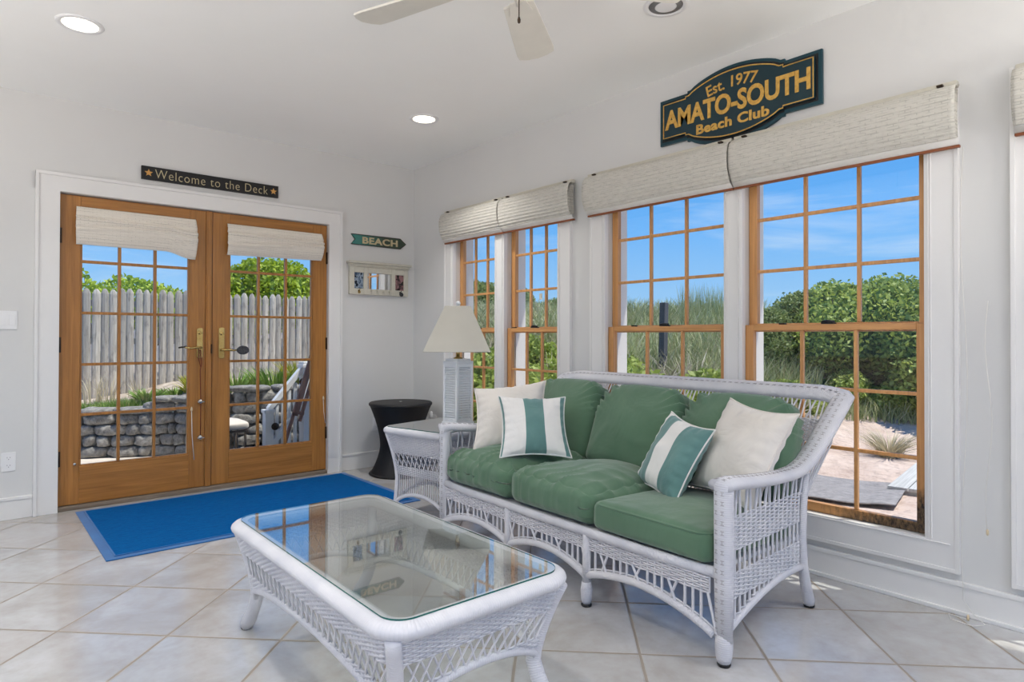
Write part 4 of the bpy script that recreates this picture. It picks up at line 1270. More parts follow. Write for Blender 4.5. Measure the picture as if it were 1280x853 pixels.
seat(.088, .660, .44, .10, 2, 'smooth green seat cushion nearest the camera')
seat(.663, 1.225, .455, .75, 5, 'puffy creased green seat cushion in the middle of the sofa')
seat(1.228, SL - .088, .50, 1.0, 9, 'puffy green seat cushion at the far end by the striped square pillow')

def back_cushion(y0, y1, h, seed, lean, label, dx=0, dz=0):
    W = y1 - y0; T = .155
    def edge(q, p):
        # q.x: thickness (front = -x), q.y: width, q.z: height; round the top corners
        z01 = (q.z + h / 2) / h
        k = sm((z01 - .55) / .45)
        q.y *= 1 - .07 * k * k
        q.z -= .05 * k * (abs(p[1]) ** 3)
        q.x *= 1 - .38 * k
        return q
    def wr(q, p):
        z01 = (q.z + h / 2) / h
        a = noise.noise(Vector((q.y * 4 + seed, q.z * 5, seed))) * .012
        cor = max(0, abs(p[1]) - .45) * max(0, p[2] + .1)
        ang = math.atan2(p[2] + .2, p[1])
        pk = math.sin(ang * 40) * .018 * cor * 1.9
        dr = (1 - 2 * abs(math.sin(q.z * 12 + q.y * 7 * (1 if p[1] > 0 else -1) + seed + 2.5 * noise.noise(Vector((q.y * 4, q.z * 4, seed))))) ** .7) * .006 * (.5 + .5 * noise.noise(Vector((q.y * 5, q.z * 5, seed + 9))))
        return Vector((-(a + pk + dr) if p[0] < .2 else (a + pk), 0, pk * .8 if p[2] > .2 else 0))
    b = cushion_pts((T, W, h), .06, .0, 44, wr, edge)
    # crown on the front face
    V = []
    for v in b.v:
        yy = v[1] / (W / 2); zz = v[2] / (h / 2)
        k = max(0, 1 - yy * yy) * max(0, 1 - zz * zz)
        V.append((v[0] - .045 * k if v[0] < 0 else v[0] + .012 * k, v[1], v[2]))
    b.v = V
    o = b.build('back_cushion', M['green'])
    o.matrix_world = MS @ Matrix.Translation((.60 + dx, (y0 + y1) / 2, .44 + h / 2 + dz)) @ Matrix.Rotation(math.radians(lean), 4, 'Y')
    tag(o, label, 'cushion', 'green back cushions on the sofa')
    return o
back_cushion(.108, .680, .462, 3, 22, 'green back cushion nearest the camera, behind the plain cream pillow', .055)
back_cushion(.675, 1.240, .465, 7, 22, 'fully visible green back cushion in the middle of the sofa', .055)
back_cushion(1.232, 1.775, .470, 12, 22, 'green back cushion at the far end near the window lamp', .055)

# pillows
def pillow(name, c, right, up, nrm, size, thick, mats, mifn, seed, label, group, pipe, pinch=.12):
    R = Matrix((Vector(right), Vector(up), Vector(nrm))).transposed().to_4x4()
    Mx = Matrix.Translation(c) @ R
    hs = size / 2; n = 40
    def P_(u, v, s_):
        x = u * hs * (1 - pinch * (1 - v * v)); y = v * hs * (1 - pinch * (1 - u * u))
        k = ((1 - u * u) * (1 - v * v))
        t = thick / 2 * (max(0, k) ** .42)
        w = noise.noise(Vector((u * 1.6 + seed, v * 1.6, seed * 2))) * .012 * k ** .5
        ex = max(abs(u), abs(v))
        pk = math.sin((u if abs(v) > abs(u) else v) * 24 + seed) * .004 * ex ** 4 * min(1, k * 14)
        return (x, y, s_ * (t + pk) + w)
    b = MB()
    for s_ in (1, -1):
        b.surf(lambda u, v: P_(2 * u - 1, 2 * v - 1, s_), n, n, mifn=mifn)
    o = b.build(name, [M[m] for m in mats], M=None)
    o.matrix_world = Mx
    tag(o, label, 'pillow', group)
    b = MB(); pts = []
    for k in range(160):
        t = k / 40; e = int(t); f = -1 + 2 * (t - e)
        u, v = [(f, -1), (1, f), (-f, 1), (-1, -f)][e]
        pts.append(Vector(P_(u, v, 0)) * 1.006)
    b.tube(pts, .004, 6, closed=True); b.build('piping', M[pipe], o)
    return o
def nrm3(r, u, n):
    r = Vector(r).normalized(); u = Vector(u); u = (u - r * u.dot(r)).normalized(); return r, u, r.cross(u)
cre = 'plain cream pillows on the sofa'; stg = 'green and white striped pillows on the sofa'
r, u, n_ = nrm3((.669, -.733, .12), (.399, .491, .775), 0)
pillow('throw_pillow', Vector((2.376, 2.774, .697)), r, u, n_, .43, .15, ['cream'], None, 3, 'plain cream pillow at the far end of the sofa, behind a striped one', cre, 'cream')
def stripes(us):
    def f(u, v):
        for a, c in us:
            if a < u < c: return 1
        return 0
    return f
r, u, n_ = nrm3((.815, -.579, -.021), (.373, .496, .785), 0)
pillow('throw_pillow', Vector((2.288, 2.48, .677)), r, u, n_, .37, .13, ['white', 'teal'], stripes([(.36, .66), (.92, 1.0), (0, .03)]), 6, 'upright striped pillow with a central teal band, at the far end', stg, 'white')
r, u, n_ = nrm3((-.403, -.913, -.053), (.398, -.228, .889), 0)
pillow('throw_pillow', Vector((2.479, 1.402, .669)), r, u, n_, .43, .16, ['cream'], None, 11, 'plain cream pillow leaning in the near corner by the arm', cre, 'cream')
r, u, n_ = nrm3((-.436, -.895, -.096), (.391, -.284, .876), 0)
pillow('throw_pillow', Vector((2.42, 1.70, .612)), r, u, n_, .37, .14, ['white', 'teal'], stripes([(.12, .34), (.64, 1.0)]), 14, 'tilted striped pillow leaning on the near cream pillow', stg, 'white')

# ------------------------------------------------------------------ outdoors
def gz(x, y):
    """height of the sandy ground on the window side"""
    q = x * .45 + y * .9
    base = -.14
    if x < 3.3: return -.16
    h = base + 1.55 * sm((q - 5.6) / 6.2)
    far = sm((math.hypot(x, y) - 14) / 10)
    h += .6 * far * sm((q - 10) / 8)
    k = sm((x - 3.3) / 1.5)
    h = base * (1 - k) + h * k
    h += .05 * noise.noise(Vector((x * .9, y * .9, 1.3))) + .025 * noise.noise(Vector((x * 3, y * 3, 4)))
    return h
b = MB(); nx_, ny_ = 120, 120
b.surf(lambda u, v: ((3.37 + 36 * u ** 1.6), -26 + 60 * v, gz(3.37 + 36 * u ** 1.6, -26 + 60 * v)), nx_, ny_)
struct('ground', b, M['sand'], 'pale pinkish sand rising to a dune outside the windows', 'sand')
b = MB(); b.surf(lambda u, v: (-40 + 43.37 * u, -45 + 42.2 * v, -.16), 8, 8); struct('yard', b, M['sand'], 'pale sandy yard behind the viewer', 'sand')
b = MB(); b.surf(lambda u, v: (-40 + 37.1 * u, -2.8 + 50 * v, -.16), 8, 8); struct('side_yard', b, M['sand'], 'pale sandy yard at the side of the house', 'sand')
# patio on the door side
b = MB(); b.box(-2.9, 3.36, 5.275, 7.9, -.16, -.02); struct('patio', b, M['patio'], 'pale sunlit patio outside the glass doors', 'patio')
b = MB()
def tz(x, y): return .40 + .06 * sm((x - .9) / .6) + .12 * sm((x - 1.5) / .5) + .02 * noise.noise(Vector((x * 2, y * 2, 0)))
WALL = [(-1.6, 7.95), (-.4, 7.75), (.84, 7.32), (1.60, 6.92), (1.95, 6.45), (2.6, 6.30), (3.30, 6.25)]
def wall_y(x):
    for i in range(len(WALL) - 1):
        if WALL[i][0] <= x <= WALL[i + 1][0]:
            t = (x - WALL[i][0]) / (WALL[i + 1][0] - WALL[i][0]); return WALL[i][1] * (1 - t) + WALL[i + 1][1] * t
    return WALL[-1][1] if x > 0 else WALL[0][1]
b.surf(lambda u, v: (-2.8 + 8.5 * u, wall_y(-2.8 + 8.5 * u) + .12 + (14 - wall_y(-2.8 + 8.5 * u)) * v, tz(-2.8 + 8.5 * u, v * 7)), 60, 40)
struct('terrace', b, M['soil'], 'sandy planted terrace behind the stone retaining wall', 'terrace')
# unseen roof overhang, added to trim the sun to narrow floor patches
b = MB(); b.box(WX + .2, 3.80, -3.4, 6.2, 2.83, 2.90); struct('added_eave', b, M['roof'], 'unseen roof overhang added above the windows to cut the sun', 'added_eave')

# stone retaining wall
rw = empty('stone_retaining_wall', (.8, 7.3, -.02), 0, 'rough grey block retaining wall outside the glass doors', 'stone wall')
def stone(b, c, dx, dy, dz, ang, seed):
    n = 6; vs = {}; f = []
    R_ = Matrix.Rotation(ang, 3, 'Z')
    def P(p):
        x, y, z = p
        k = 1 / max(1e-6, (abs(x) ** 3.4 + abs(y) ** 3.4 + abs(z) ** 3.4) ** (1 / 3.4))
        q = Vector((x * k * dx, y * k * dy, z * k * dz))
        nn = noise.noise(Vector((q.x * 14 + seed, q.y * 14, q.z * 14))) * .02 + noise.noise(Vector((q.x * 34 + seed, q.y * 34, q.z * 34))) * .01
        q += q.normalized() * nn
        return R_ @ q + Vector(c)
    o = MB()
    for (nn, a, cc) in [((1, 0, 0), (0, 1, 0), (0, 0, 1)), ((-1, 0, 0), (0, -1, 0), (0, 0, 1)), ((0, -1, 0), (1, 0, 0), (0, 0, 1)), ((0, 0, 1), (1, 0, 0), (0, 1, 0))]:
        nn, a, cc = Vector(nn), Vector(a), Vector(cc); idx = []
        for i in range(n + 1):
            row = []
            for j in range(n + 1):
                p = nn + a * (-1 + 2 * i / n) + cc * (-1 + 2 * j / n); key = tuple(round(t, 3) for t in p)
                if key not in vs: vs[key] = len(o.v); o.v.append(tuple(P(p)))
                row.append(vs[key])
            idx.append(row)
        for i in range(n):
            for j in range(n): f.append((idx[i][j], idx[i + 1][j], idx[i + 1][j + 1], idx[i][j + 1]))
    b.add(o.v, f, None, 0, True)
b = MB(); cap = MB(); rnd = random.Random(4)
rw_o = Vector((.8, 7.3, -.02))
for row in range(7):
    z = row * .105 + .052
    s = 0
    for i in range(len(WALL) - 1):
        p0, p1 = Vector((*WALL[i], 0)), Vector((*WALL[i + 1], 0)); d = (p1 - p0).length; t = (p1 - p0) / d; ang = math.atan2(t.y, t.x)
        s = rnd.uniform(0, .05)
        while s < d - .03:
            w = rnd.choice([.11, .13, .2, .24, .28]); w = min(w, d - s)
            c = p0 + t * (s + w / 2)
            lim = .46 + .10 * (c.x > 1.28) + .14 * (c.x > 1.8)
            if z + .05 < lim: stone(b, (c.x - rw_o.x, c.y - rw_o.y, z), w / 2 * 1.03, .075, .056, ang, rnd.uniform(0, 99))
            s += w
for i in range(len(WALL) - 1):
    p0, p1 = Vector((*WALL[i], 0)), Vector((*WALL[i + 1], 0)); d = (p1 - p0).length; t = (p1 - p0) / d; ang = math.atan2(t.y, t.x); s = 0
    while s < d - .03:
        w = min(rnd.uniform(.3, .42), d - s); c = p0 + t * (s + w / 2)
        lim = .42 + .105 * (c.x > 1.28) + .105 * (c.x > 1.8)
        stone(cap, (c.x - rw_o.x, c.y - rw_o.y + .02, lim + .025), w / 2, .12, .033, ang, rnd.uniform(0, 99)); s += w
b.build('stone_courses', M['stone'], rw); cap.build('cap_stones', M['stone'], rw)
b = MB()
for i in range(len(WALL) - 1):
    (xa, ya), (xb, yb2) = WALL[i], WALL[i + 1]
    zt = .40 + (.10 if xa > 1.2 else 0) + (.10 if xa > 1.7 else 0)
    b.add([(xa - .8, ya - 7.3 + .05, 0), (xb - .8, yb2 - 7.3 + .05, 0), (xb - .8, yb2 - 7.3 + .05, zt), (xa - .8, ya - 7.3 + .05, zt), (xa - .8, ya - 7.3 + .16, 0), (xb - .8, yb2 - 7.3 + .16, 0), (xb - .8, yb2 - 7.3 + .16, zt), (xa - .8, ya - 7.3 + .16, zt)],
          [(0, 1, 2, 3), (4, 5, 6, 7), (3, 2, 6, 7), (0, 3, 7, 4), (1, 2, 6, 5)], None, 0)
b.build('backing', M['soil'], rw)

# stockade fence
fc = empty('stockade_fence', (2.2, 8.8, .3), 0, 'weathered grey stockade fence behind the retaining wall', 'fence')
rnd = random.Random(2); x = -2.6; parts = []
for pn in range(4):
    b = MB(); x_end = x + 2.15
    while x < x_end:
        w = rnd.uniform(.078, .094); top = 1.40 + .03 * (x / 5) + rnd.uniform(-.012, .014); y0 = rnd.uniform(-.006, .006); tl = rnd.uniform(-.006, .006)
        X = x - 2.2
        # half-round pickets with pointed tops
        prof = [(0, 0), (.18 * w, -.013), (.5 * w, -.02), (.82 * w, -.013), (w, 0)]
        vs = []; 
        for (z, k) in ((0, 1), (top - .055, 1), (top - .018, .62), (top, .25)):
            for (px_, py) in prof: vs.append((X + w / 2 + (px_ - w / 2) * k + tl * z, y0 + py * (.4 + .6 * k), z))
        fs = []
        for r_ in range(3):
            for q in range(4): fs.append((r_ * 5 + q, r_ * 5 + q + 1, (r_ + 1) * 5 + q + 1, (r_ + 1) * 5 + q))
            fs.append((r_ * 5 + 4, r_ * 5, (r_ + 1) * 5, (r_ + 1) * 5 + 4))
        fs.append((15, 16, 17, 18, 19))
        b.add(vs, fs, None, 0, False); x += w + rnd.uniform(.002, .007)
    b.build('picket_panel', M['picket'], fc)
b = MB()
for z in (.25, .75, 1.2): b.box(-4.8, 3.9, .012, .05, z, z + .07)
b.build('back_rails', M['picket'], fc)

# foliage generators
def leaves(blobs, count, size, seed, inner=.55, asp=.55):
    rnd = random.Random(seed); b = MB(); tot = sum(r[0] * r[1] * r[2] for _, r in blobs) or 1
    vs = []; fs = []
    for (c, r) in blobs:
        nb = max(10, int(count * (r[0] * r[1] * r[2]) / tot))
        for _ in range(nb):
            d = Vector((rnd.gauss(0, 1), rnd.gauss(0, 1), rnd.gauss(0, 1))).normalized()
            k = inner + (1 - inner) * rnd.random() ** .5
            k *= 1 + .16 * noise.noise(d * 3 + Vector((seed, c[0], c[1])))
            p = Vector((c[0] + d.x * r[0] * k, c[1] + d.y * r[1] * k, c[2] + d.z * r[2] * k))
            if p.z < .02: continue
            a = Vector((rnd.gauss(0, 1), rnd.gauss(0, 1), rnd.gauss(0, 1) + .4)).normalized(); t = a.orthogonal().normalized()
            t = Matrix.Rotation(rnd.uniform(0, 6.28), 3, a) @ t; w = a.cross(t)
            s_ = size * rnd.uniform(.6, 1.25); o = len(vs)
            vs += [p - t * s_, p + w * s_ * asp, p + t * s_, p - w * s_ * asp]; fs.append((o, o + 1, o + 2, o + 3))
    b.add(vs, fs, None, 0, False); return b
def trunk(blobs, seed, r0=.05):
    rnd = random.Random(seed); b = MB()
    for (c, r) in blobs:
        b.tube([(c[0] * .2, c[1] * .2, -.15), (c[0] * .5 + rnd.uniform(-.05, .05), c[1] * .5, c[2] * .45), (c[0], c[1], c[2])], [r0, r0 * .7, r0 * .25], 6)
        for _ in range(4):
            a = rnd.uniform(0, 6.28); b.tube([(c[0] * .6, c[1] * .6, c[2] * .6), (c[0] + math.cos(a) * r[0] * .8, c[1] + math.sin(a) * r[1] * .8, c[2] + r[2] * rnd.uniform(-.2, .6))], [r0 * .35, r0 * .12], 5)
    return b
def shrub(name, loc, blobs, count, size, mat, seed, label, group=None, r0=.05, rz=0, cat='shrub', inner=.55):
    root = empty(name, loc, rz, label, cat, group)
    leaves(blobs, count, size, seed, inner).build('foliage', mat, root); trunk(blobs, seed, r0).build('stem', M['bark'], root)
    return root
def dirp(px_, d):
    u = (px_ - 640) / 795.0; return Vector(((.652 + .758 * u) * d, (.758 - .652 * u) * d, 0))

# trees behind the fence (seen through the doors)
shrub('leafy_tree', (1.62, 10.2, .0), [((.1, 0, 1.6), (.55, .5, .38)), ((.6, .1, 1.5), (.5, .5, .36)), ((-.52, 0, 1.8), (.22, .3, .26))], 4200, .045, M['leafbright'], 21, 'bright green tree top above the fence in the left door', cat='tree')
shrub('leafy_tree', (3.05, 10.4, .1), [((0, 0, 1.35), (.75, .5, .42)), ((-.6, .1, 1.3), (.6, .5, .34))], 4600, .045, M['leafbright'], 22, 'low bright green tree top above the fence, right side of the left door', cat='tree')
shrub('leafy_tree', (4.15, 10.6, .08), [((-.35, 0, 1.75), (.85, .6, .62)), ((.55, .1, 1.65), (.75, .6, .55)), ((1.2, 0, 1.4), (.6, .5, .5))], 20000, .045, M['leafbright'], 23, 'dense bright green tree above the fence in the right door', cat='tree', inner=.35)
shrub('leafy_tree', (5.9, 10.6, .2), [((-.3, 0, 1.45), (.8, .6, .5)), ((.7, .1, 1.3), (.75, .6, .4))], 8000, .045, M['leafbright'], 24, 'bright green tree above the fence at the right end', cat='tree')

# ledge plants
def blades(specs, seed, seg=3):
    """specs: (x,y,z,h,w,leanx,leany)"""
    b = MB(); vs = []; fs = []
    rnd = random.Random(seed)
    for (x, y, z, h, w, lx, ly) in specs:
        a = rnd.uniform(0, PI); cx, cy = math.cos(a) * w, math.sin(a) * w; o = len(vs)
        for i in range(seg):
            t = i / seg; k = 1 - t * .6
            bx, by, bz = x + lx * t * t, y + ly * t * t, z + h * t * (1 - .15 * t)
            vs += [(bx - cx * k, by - cy * k, bz), (bx + cx * k, by + cy * k, bz)]
        vs.append((x + lx, y + ly, z + h * .85))
        for i in range(seg - 1): fs.append((o + 2 * i, o + 2 * i + 1, o + 2 * i + 3, o + 2 * i + 2))
        fs.append((o + 2 * seg - 2, o + 2 * seg - 1, o + 2 * seg))
    b.add(vs, fs, None, 0, False); return b
rnd = random.Random(31)
def clump(name, loc, n, h, w, spread, lean, mat, seed, label, cat='plant', group=None):
    rd = random.Random(seed); sp = []
    for _ in range(n):
        a = rd.uniform(0, 6.28); r_ = spread * rd.random() ** .5; l_ = lean * rd.uniform(.3, 1.2)
        sp.append((r_ * math.cos(a), r_ * math.sin(a), 0, h * rd.uniform(.55, 1.1), w, l_ * math.cos(a), l_ * math.sin(a)))
    o = blades(sp, seed).build(name, mat); o.location = loc; tag(o, label, cat, group); return o
sp = []
for _ in range(2600):
    x = rnd.uniform(.55, 1.45); y = wall_y(x) + rnd.uniform(.14, .6) ; sp.append((x, y, tz(x, 0) - .01, rnd.uniform(.04, .12), .004, rnd.uniform(-.04, .04), rnd.uniform(-.04, .04)))
tag(blades(sp, 5, 2).build('ledge_grass', M['lawn']), 'short green grass on the terrace in the left door', 'grass', kind='stuff')
clump('ledge_plant', (1.42, 7.35, .46), 160, .17, .012, .10, .12, M['lawn'], 41, 'green leafy plant on the left terrace beside the higher stones')
clump('ledge_plant', (1.95, 7.45, .50), 220, .26, .016, .14, .14, M['leafyellow'], 42, 'yellow green leafy plant on the terrace in the left door')
clump('ledge_plant', (1.72, 7.6, .48), 120, .14, .010, .12, .08, M['lawn'], 43, 'small green tuft behind the yellow plant')
for k, (x, y, h) in enumerate(((2.15, 6.9, .24), (2.5, 6.75, .3), (2.85, 6.8, .38), (3.1, 6.9, .3))):
    clump('ledge_plant', (x, y, tz(x, 0)), 200, h, .009, .22, .16, M['lawn'] if k != 2 else M['leafyellow'], 50 + k,
          ['grassy plant on the wall just right of the door latch', 'tall grassy plant on the wall left of the stair rail', 'yellow green bushy plant above the stair rail', 'grassy plant beside the white newel post'][k])
for k, x in enumerate((1.2, 1.5, 1.05)):
    clump('dry_weed', (x, 8.2, .42), 34, .36, .005, .10, .12, M['dry'], 60 + k, ['dry tan stems against the fence, middle', 'dry tan stems against the fence, right of three', 'dry tan stems against the fence, left of three'][k])

# stair railing outside the right door
st = empty('stair_railing', (2.3, 5.95, -.02), 0, 'white stair railing with two posts outside the right door', 'railing')
b = MB(); b.box(.155, .265, -.055, .055, 0, .87); b.box(.14, .28, -.07, .07, .87, .90); b.box(.15, .27, -.06, .06, .90, .925); b.build('newel_post', M['trim'], st, bevel=.004)
b = MB(); b.box(-.20, -.12, -.04, .04, 0, .46); b.box(-.21, -.11, -.05, .05, .46, .49); b.build('newel_post', M['trim'], st, bevel=.004)
b = MB()
for dz in (0, -.36):
    M4 = Matrix.Translation((0, 0, 0)); x0, x1, z0, z1 = -.17, .17, .44 + dz, .84 + dz
    b.add([(x0, -.03, z0), (x1, -.03, z1), (x1, .03, z1), (x0, .03, z0), (x0, -.03, z0 + .07), (x1, -.03, z1 + .07), (x1, .03, z1 + .07), (x0, .03, z0 + .07)], [(0, 1, 2, 3), (4, 5, 6, 7), (0, 1, 5, 4), (3, 2, 6, 7), (0, 3, 7, 4), (1, 2, 6, 5)], None, 0)
b.build('sloped_rail', M['trim'], st, bevel=.003)
for k in range(4):
    x = -.08 + .058 * k; b = MB(); b.box(x - .014, x + .014, -.014, .014, 0, .50 + 1.17 * (x + .1)); b.build('baluster', M['trim'], st, bevel=.002)
for (x, z) in ((.13, .74), (-.13, .34)):
    b = MB(); b.tube([(x, -.04, z), (x, -.09, z)], [.012, .03], 12); b.tube([(x, -.09, z), (x, -.10, z)], .034, 16); b.build('round_bracket', M['bronze'], st)
b = MB(); b.box(.28, .92, -.03, .03, .78, .86); b.box(.28, .92, -.03, .03, .08, .14)
for k in range(5): b.box(.33 + .12 * k, .36 + .12 * k, -.014, .014, .1, .8)
b.build('side_rail', M['trim'], st, bevel=.003)
bb = MB(); Mx = Matrix.Translation((2.175, 5.72, .02)) @ Matrix.Rotation(math.radians(17), 4, 'Y')
bb.box(-.028, .028, -.012, .012, .42, 1.0, M=Mx); bb.box(.045, .075, -.012, .012, .38, .95, M=Mx); bb.box(-.03, .08, -.01, .01, .44, .47, M=Mx); bb.box(-.028, .0, -.012, .012, 0, .45, M=Mx)
tag(bb.build('folding_tray_frame', M['brownboard'], bevel=.003), 'brown wooden slats leaning against the white newel post', 'wooden frame')

# patio chair
pc = empty('patio_stool', (1.80, 6.14, -.02), 0, 'metal patio stool with a beige cushion outside the right door', 'stool')
b = cushion_pts((.36, .34, .07), .032, .03, 12); b.v = [(x, y, z + .355) for x, y, z in b.v]; b.build('cushion', M['patiocloth'], pc)
b = MB()
for sx in (-1, 1):
    for sy in (-1, 1): b.tube([(sx * .15, sy * .14, .31), (sx * .155, sy * .145, 0)], .011, 8)
b.tube([(-.165, -.15, .305), (.165, -.15, .305), (.165, .15, .305), (-.165, .15, .305)], .012, 8, closed=True)
for k in range(4): b.tube([(-.08 + .053 * k, -.15, .33), (-.08 + .053 * k, -.15, .06)], .006, 6)
b.tube([(-.15, -.15, .06), (.15, -.15, .06)], .008, 6); b.build('frame', M['patiometal'], pc)

# window side: shrubs
def gp(px_, d, dz=0):
    p = dirp(px_, d); return (p.x, p.y, gz(p.x, p.y) + dz)
BL = [((0, 0, 1.05), (1.0, .9, .95)), ((.5, .4, .8), (.8, .8, .75)), ((-.5, -.3, .7), (.8, .7, .7)), ((0, -.2, 1.5), (.6, .6, .55))]
HB = [(1168, 8.9, .88, 'leafmid', 'tall green shrub at the right edge of the rotted window'), (1105, 9.6, .90, 'leafmid', 'tallest round green shrub in the rotted window'),
      (1048, 9.9, .80, 'leafmid', 'olive green shrub, middle of the rotted window'), (1000, 10.2, .66, 'leafdark', 'greyish green shrub, left part of the rotted window'),
      (1232, 8.6, .86, 'leafmid', 'green shrub cut by the right side of the rotted window'), (956, 9.9, .52, 'leafdark', 'low grey green shrub at the left edge of the rotted window')]
protos = {}
for k, (px_, d, s_, mt, lab) in enumerate(HB):
    if mt not in protos:
        o = shrub('dune_shrub', gp(px_, d, -.1), BL, 22000, .05, M[mt], 70 + k, lab, 'tall shrubs outside the window', .05, inner=.35); protos[mt] = o
    else:
        o = copy_tree(protos[mt]); o.location = gp(px_, d, -.1); o['label'] = lab; o.rotation_euler = (0, 0, 1.3 * k)
    o.scale = (s_, s_, s_)
BS = [((0, 0, .35), (.5, .45, .35)), ((.3, .2, .3), (.35, .35, .28)), ((-.3, -.1, .28), (.35, .3, .26))]
SB = [(668, 6.9, 1.25, 'leafy green bush in the lower part of the second window'), (790, 7.0, 1.3, 'dark leafy bush at the lower left of the wide middle window'),
      (848, 6.3, .8, 'small bright bush low behind the sofa back, middle window'), (620, 7.6, 1.2, 'low bush just right of the lamp'), (705, 8.0, 1.0, 'leafy bush at the right of the second window'),
      (1128, 8.7, .75, 'small leafy bush at the foot of the tall shrubs'), (1060, 9.0, .7, 'low dark bush at the sand edge'), (985, 8.4, .7, 'low bush at the left of the sand patch'), (893, 7.4, 1.2, 'leafy bush at the lower right of the wide middle window'), (765, 8.2, 1.1, 'leafy bush against the left side of the wide middle window'), (655, 8.8, .9, 'small bush higher up the dune in the second window')]
sp0 = None
for k, (px_, d, s_, lab) in enumerate(SB):
    if sp0 is None: sp0 = o = shrub('low_bush', gp(px_, d, -.05), BS, 5200, .042, M['leafmid'], 90, lab, 'low bushes on the dune', .02, inner=.3)
    else: o = copy_tree(sp0); o.location = gp(px_, d, -.05); o['label'] = lab; o.rotation_euler = (0, 0, 1.1 * k)
    o.scale = (s_, s_, s_)
BH = [((0, 0, 1.0), (2.4, 1.6, 1.2)), ((1.6, .4, .8), (1.8, 1.4, 1.0)), ((-1.8, -.2, .7), (1.8, 1.4, .9))]
for k, (px_, d, s_, lab) in enumerate([(585, 15, .45, 'green hillside thicket in the narrow corner window'), (640, 19, .42, 'green hillside thicket between the two narrow windows'), (700, 17, .26, 'distant thicket at the right of the second window')]):
    if k == 0: hp = o = shrub('hill_thicket', gp(px_, d, .1), BH, 15000, .12, M['leafdark'], 120, lab, 'far thickets on the hill', .08, inner=.4)
    else: o = copy_tree(hp); o.location = gp(px_, d, .1); o['label'] = lab; o.rotation_euler = (0, 0, .9 * k)
    o.scale = (s_, s_, s_)
# dune grass
rnd = random.Random(77); sp = []
def addg(pa, pb, da, db, n, h, lean=.25, w=.006):
    for _ in range(n):
        p = dirp(rnd.uniform(pa, pb), rnd.uniform(da, db)); z = gz(p.x, p.y)
        sp.append((p.x, p.y, z - .03, h * rnd.uniform(.5, 1.15), w, rnd.uniform(-lean, lean), rnd.uniform(-lean, lean)))
addg(740, 960, 8.8, 13.5, 8000, .62, .3, .011)
addg(560, 740, 9.3, 15, 6500, .55, .3, .011)
addg(940, 1030, 8.4, 12, 2600, .6, .25, .010)
addg(850, 930, 11.5, 13.0, 900, .95, .12, .005)
addg(1010, 1190, 8.3, 8.9, 1400, .35, .15)
tag(blades(sp, 9, 3).build('dune_grass', M['grass']), 'tall pale green beach grass covering the dune', 'grass', kind='stuff')
keep_ = sp; sp = []
addg(560, 740, 7.6, 14, 2600, .5, .5, .010); addg(740, 1000, 7.4, 13, 2400, .5, .5, .010)
tag(blades(sp, 19, 3).build('dry_dune_grass', M['dry']), 'dry straw coloured grass mixed into the green dune grass', 'grass', kind='stuff')
clump('dry_grass_tuft', (7.60, 2.56, gz(7.6, 2.56) - .01), 260, .34, .006, .10, .42, M['dry'], 81, 'dry straw coloured grass tuft alone on the sand', 'grass tuft')
for k, (px_, d) in enumerate(((822, 7.9), (690, 7.6), (868, 8.2), (780, 7.6))):
    clump('dead_twig_bush', gp(px_, d), 160, .95, .007, .3, .8, M['twig'], 140 + k, ['tangle of bare pale twigs beside the grey post', 'tangle of bare pale twigs low in the second window', 'tangle of bare twigs right of the grey post', 'tangle of grey twigs below the bush in the wide middle window'][k], 'dead bush')
clump('dry_grass_tuft', gp(850, 7.6), 200, .45, .006, .14, .4, M['dry'], 82, 'dry grass tuft low in the wide middle window', 'grass tuft')
b = MB(); b.box(-.045, .045, -.045, .045, -.3, 1.28); o = b.build('grey_post', M['postgrey'], bevel=.004); o.location = gp(828, 9.0, -.15); o.rotation_euler = (0, math.radians(2), 0)
tag(o, 'dark grey wooden post standing in the dune grass', 'post')
rnd = random.Random(5)
for k, (px_, d, L_) in enumerate(((872, 7.6, .7), (700, 7.2, .8), (800, 6.9, .6), (1000, 8.0, .7))):
    p = gp(px_, d); a = rnd.uniform(0, PI); b = MB()
    pts = [(-L_ / 2 + L_ * i / 6, .06 * math.sin(i * 1.3), .03 + .05 * math.sin(i * .9) + .03 * i) for i in range(7)]
    b.tube(pts, [.028, .026, .025, .022, .018, .012, .006], 7); b.tube([pts[3], (pts[3][0] + .1, .14, .25), (pts[3][0] + .22, .2, .36)], [.014, .009, .004], 6)
    o = b.build('driftwood_branch', M['drift']); o.location = p; o.rotation_euler = (0, math.radians(-14), a)
    tag(o, ['bleached driftwood branch right of the grey post', 'bleached branch in the second window', 'bleached branch left of the grey post', 'bleached branch at the foot of the shrubs in the rotted window'][k], 'driftwood', 'bleached branches on the dune')
# ground cloth and boards outside the rotted window
o_ = [(5.05, 3.0), (5.98, 3.0), (6.28, 1.96), (5.28, 1.74)]
b = MB()
def gc(u, v):
    x = (o_[0][0] * (1 - u) + o_[1][0] * u) * (1 - v) + (o_[3][0] * (1 - u) + o_[2][0] * u) * v
    y = (o_[0][1] * (1 - u) + o_[1][1] * u) * (1 - v) + (o_[3][1] * (1 - u) + o_[2][1] * u) * v
    return (x, y, gz(x, y) + .03)
b.surf(gc, 24, 24); o = b.build('ground_cloth', M['matdark'], solid=.008); tag(o, 'dark grey mat lying on the sand outside the rotted window', 'mat')
b = MB()
for k in range(8): b.box(0, 1.75, -.155 * k - .145, -.155 * k, 0, .028)
b.box(.02, .08, -1.22, 0, -.05, 0); b.box(1.6, 1.66, -1.22, 0, -.05, 0)
o = b.build('board_walk', M['boards'], bevel=.003); o.location = (5.95, 2.02, -.135); o.rotation_euler = (0, 0, math.radians(8)); tag(o, 'bleached board walk section at the lower right of the rotted window', 'board walk')

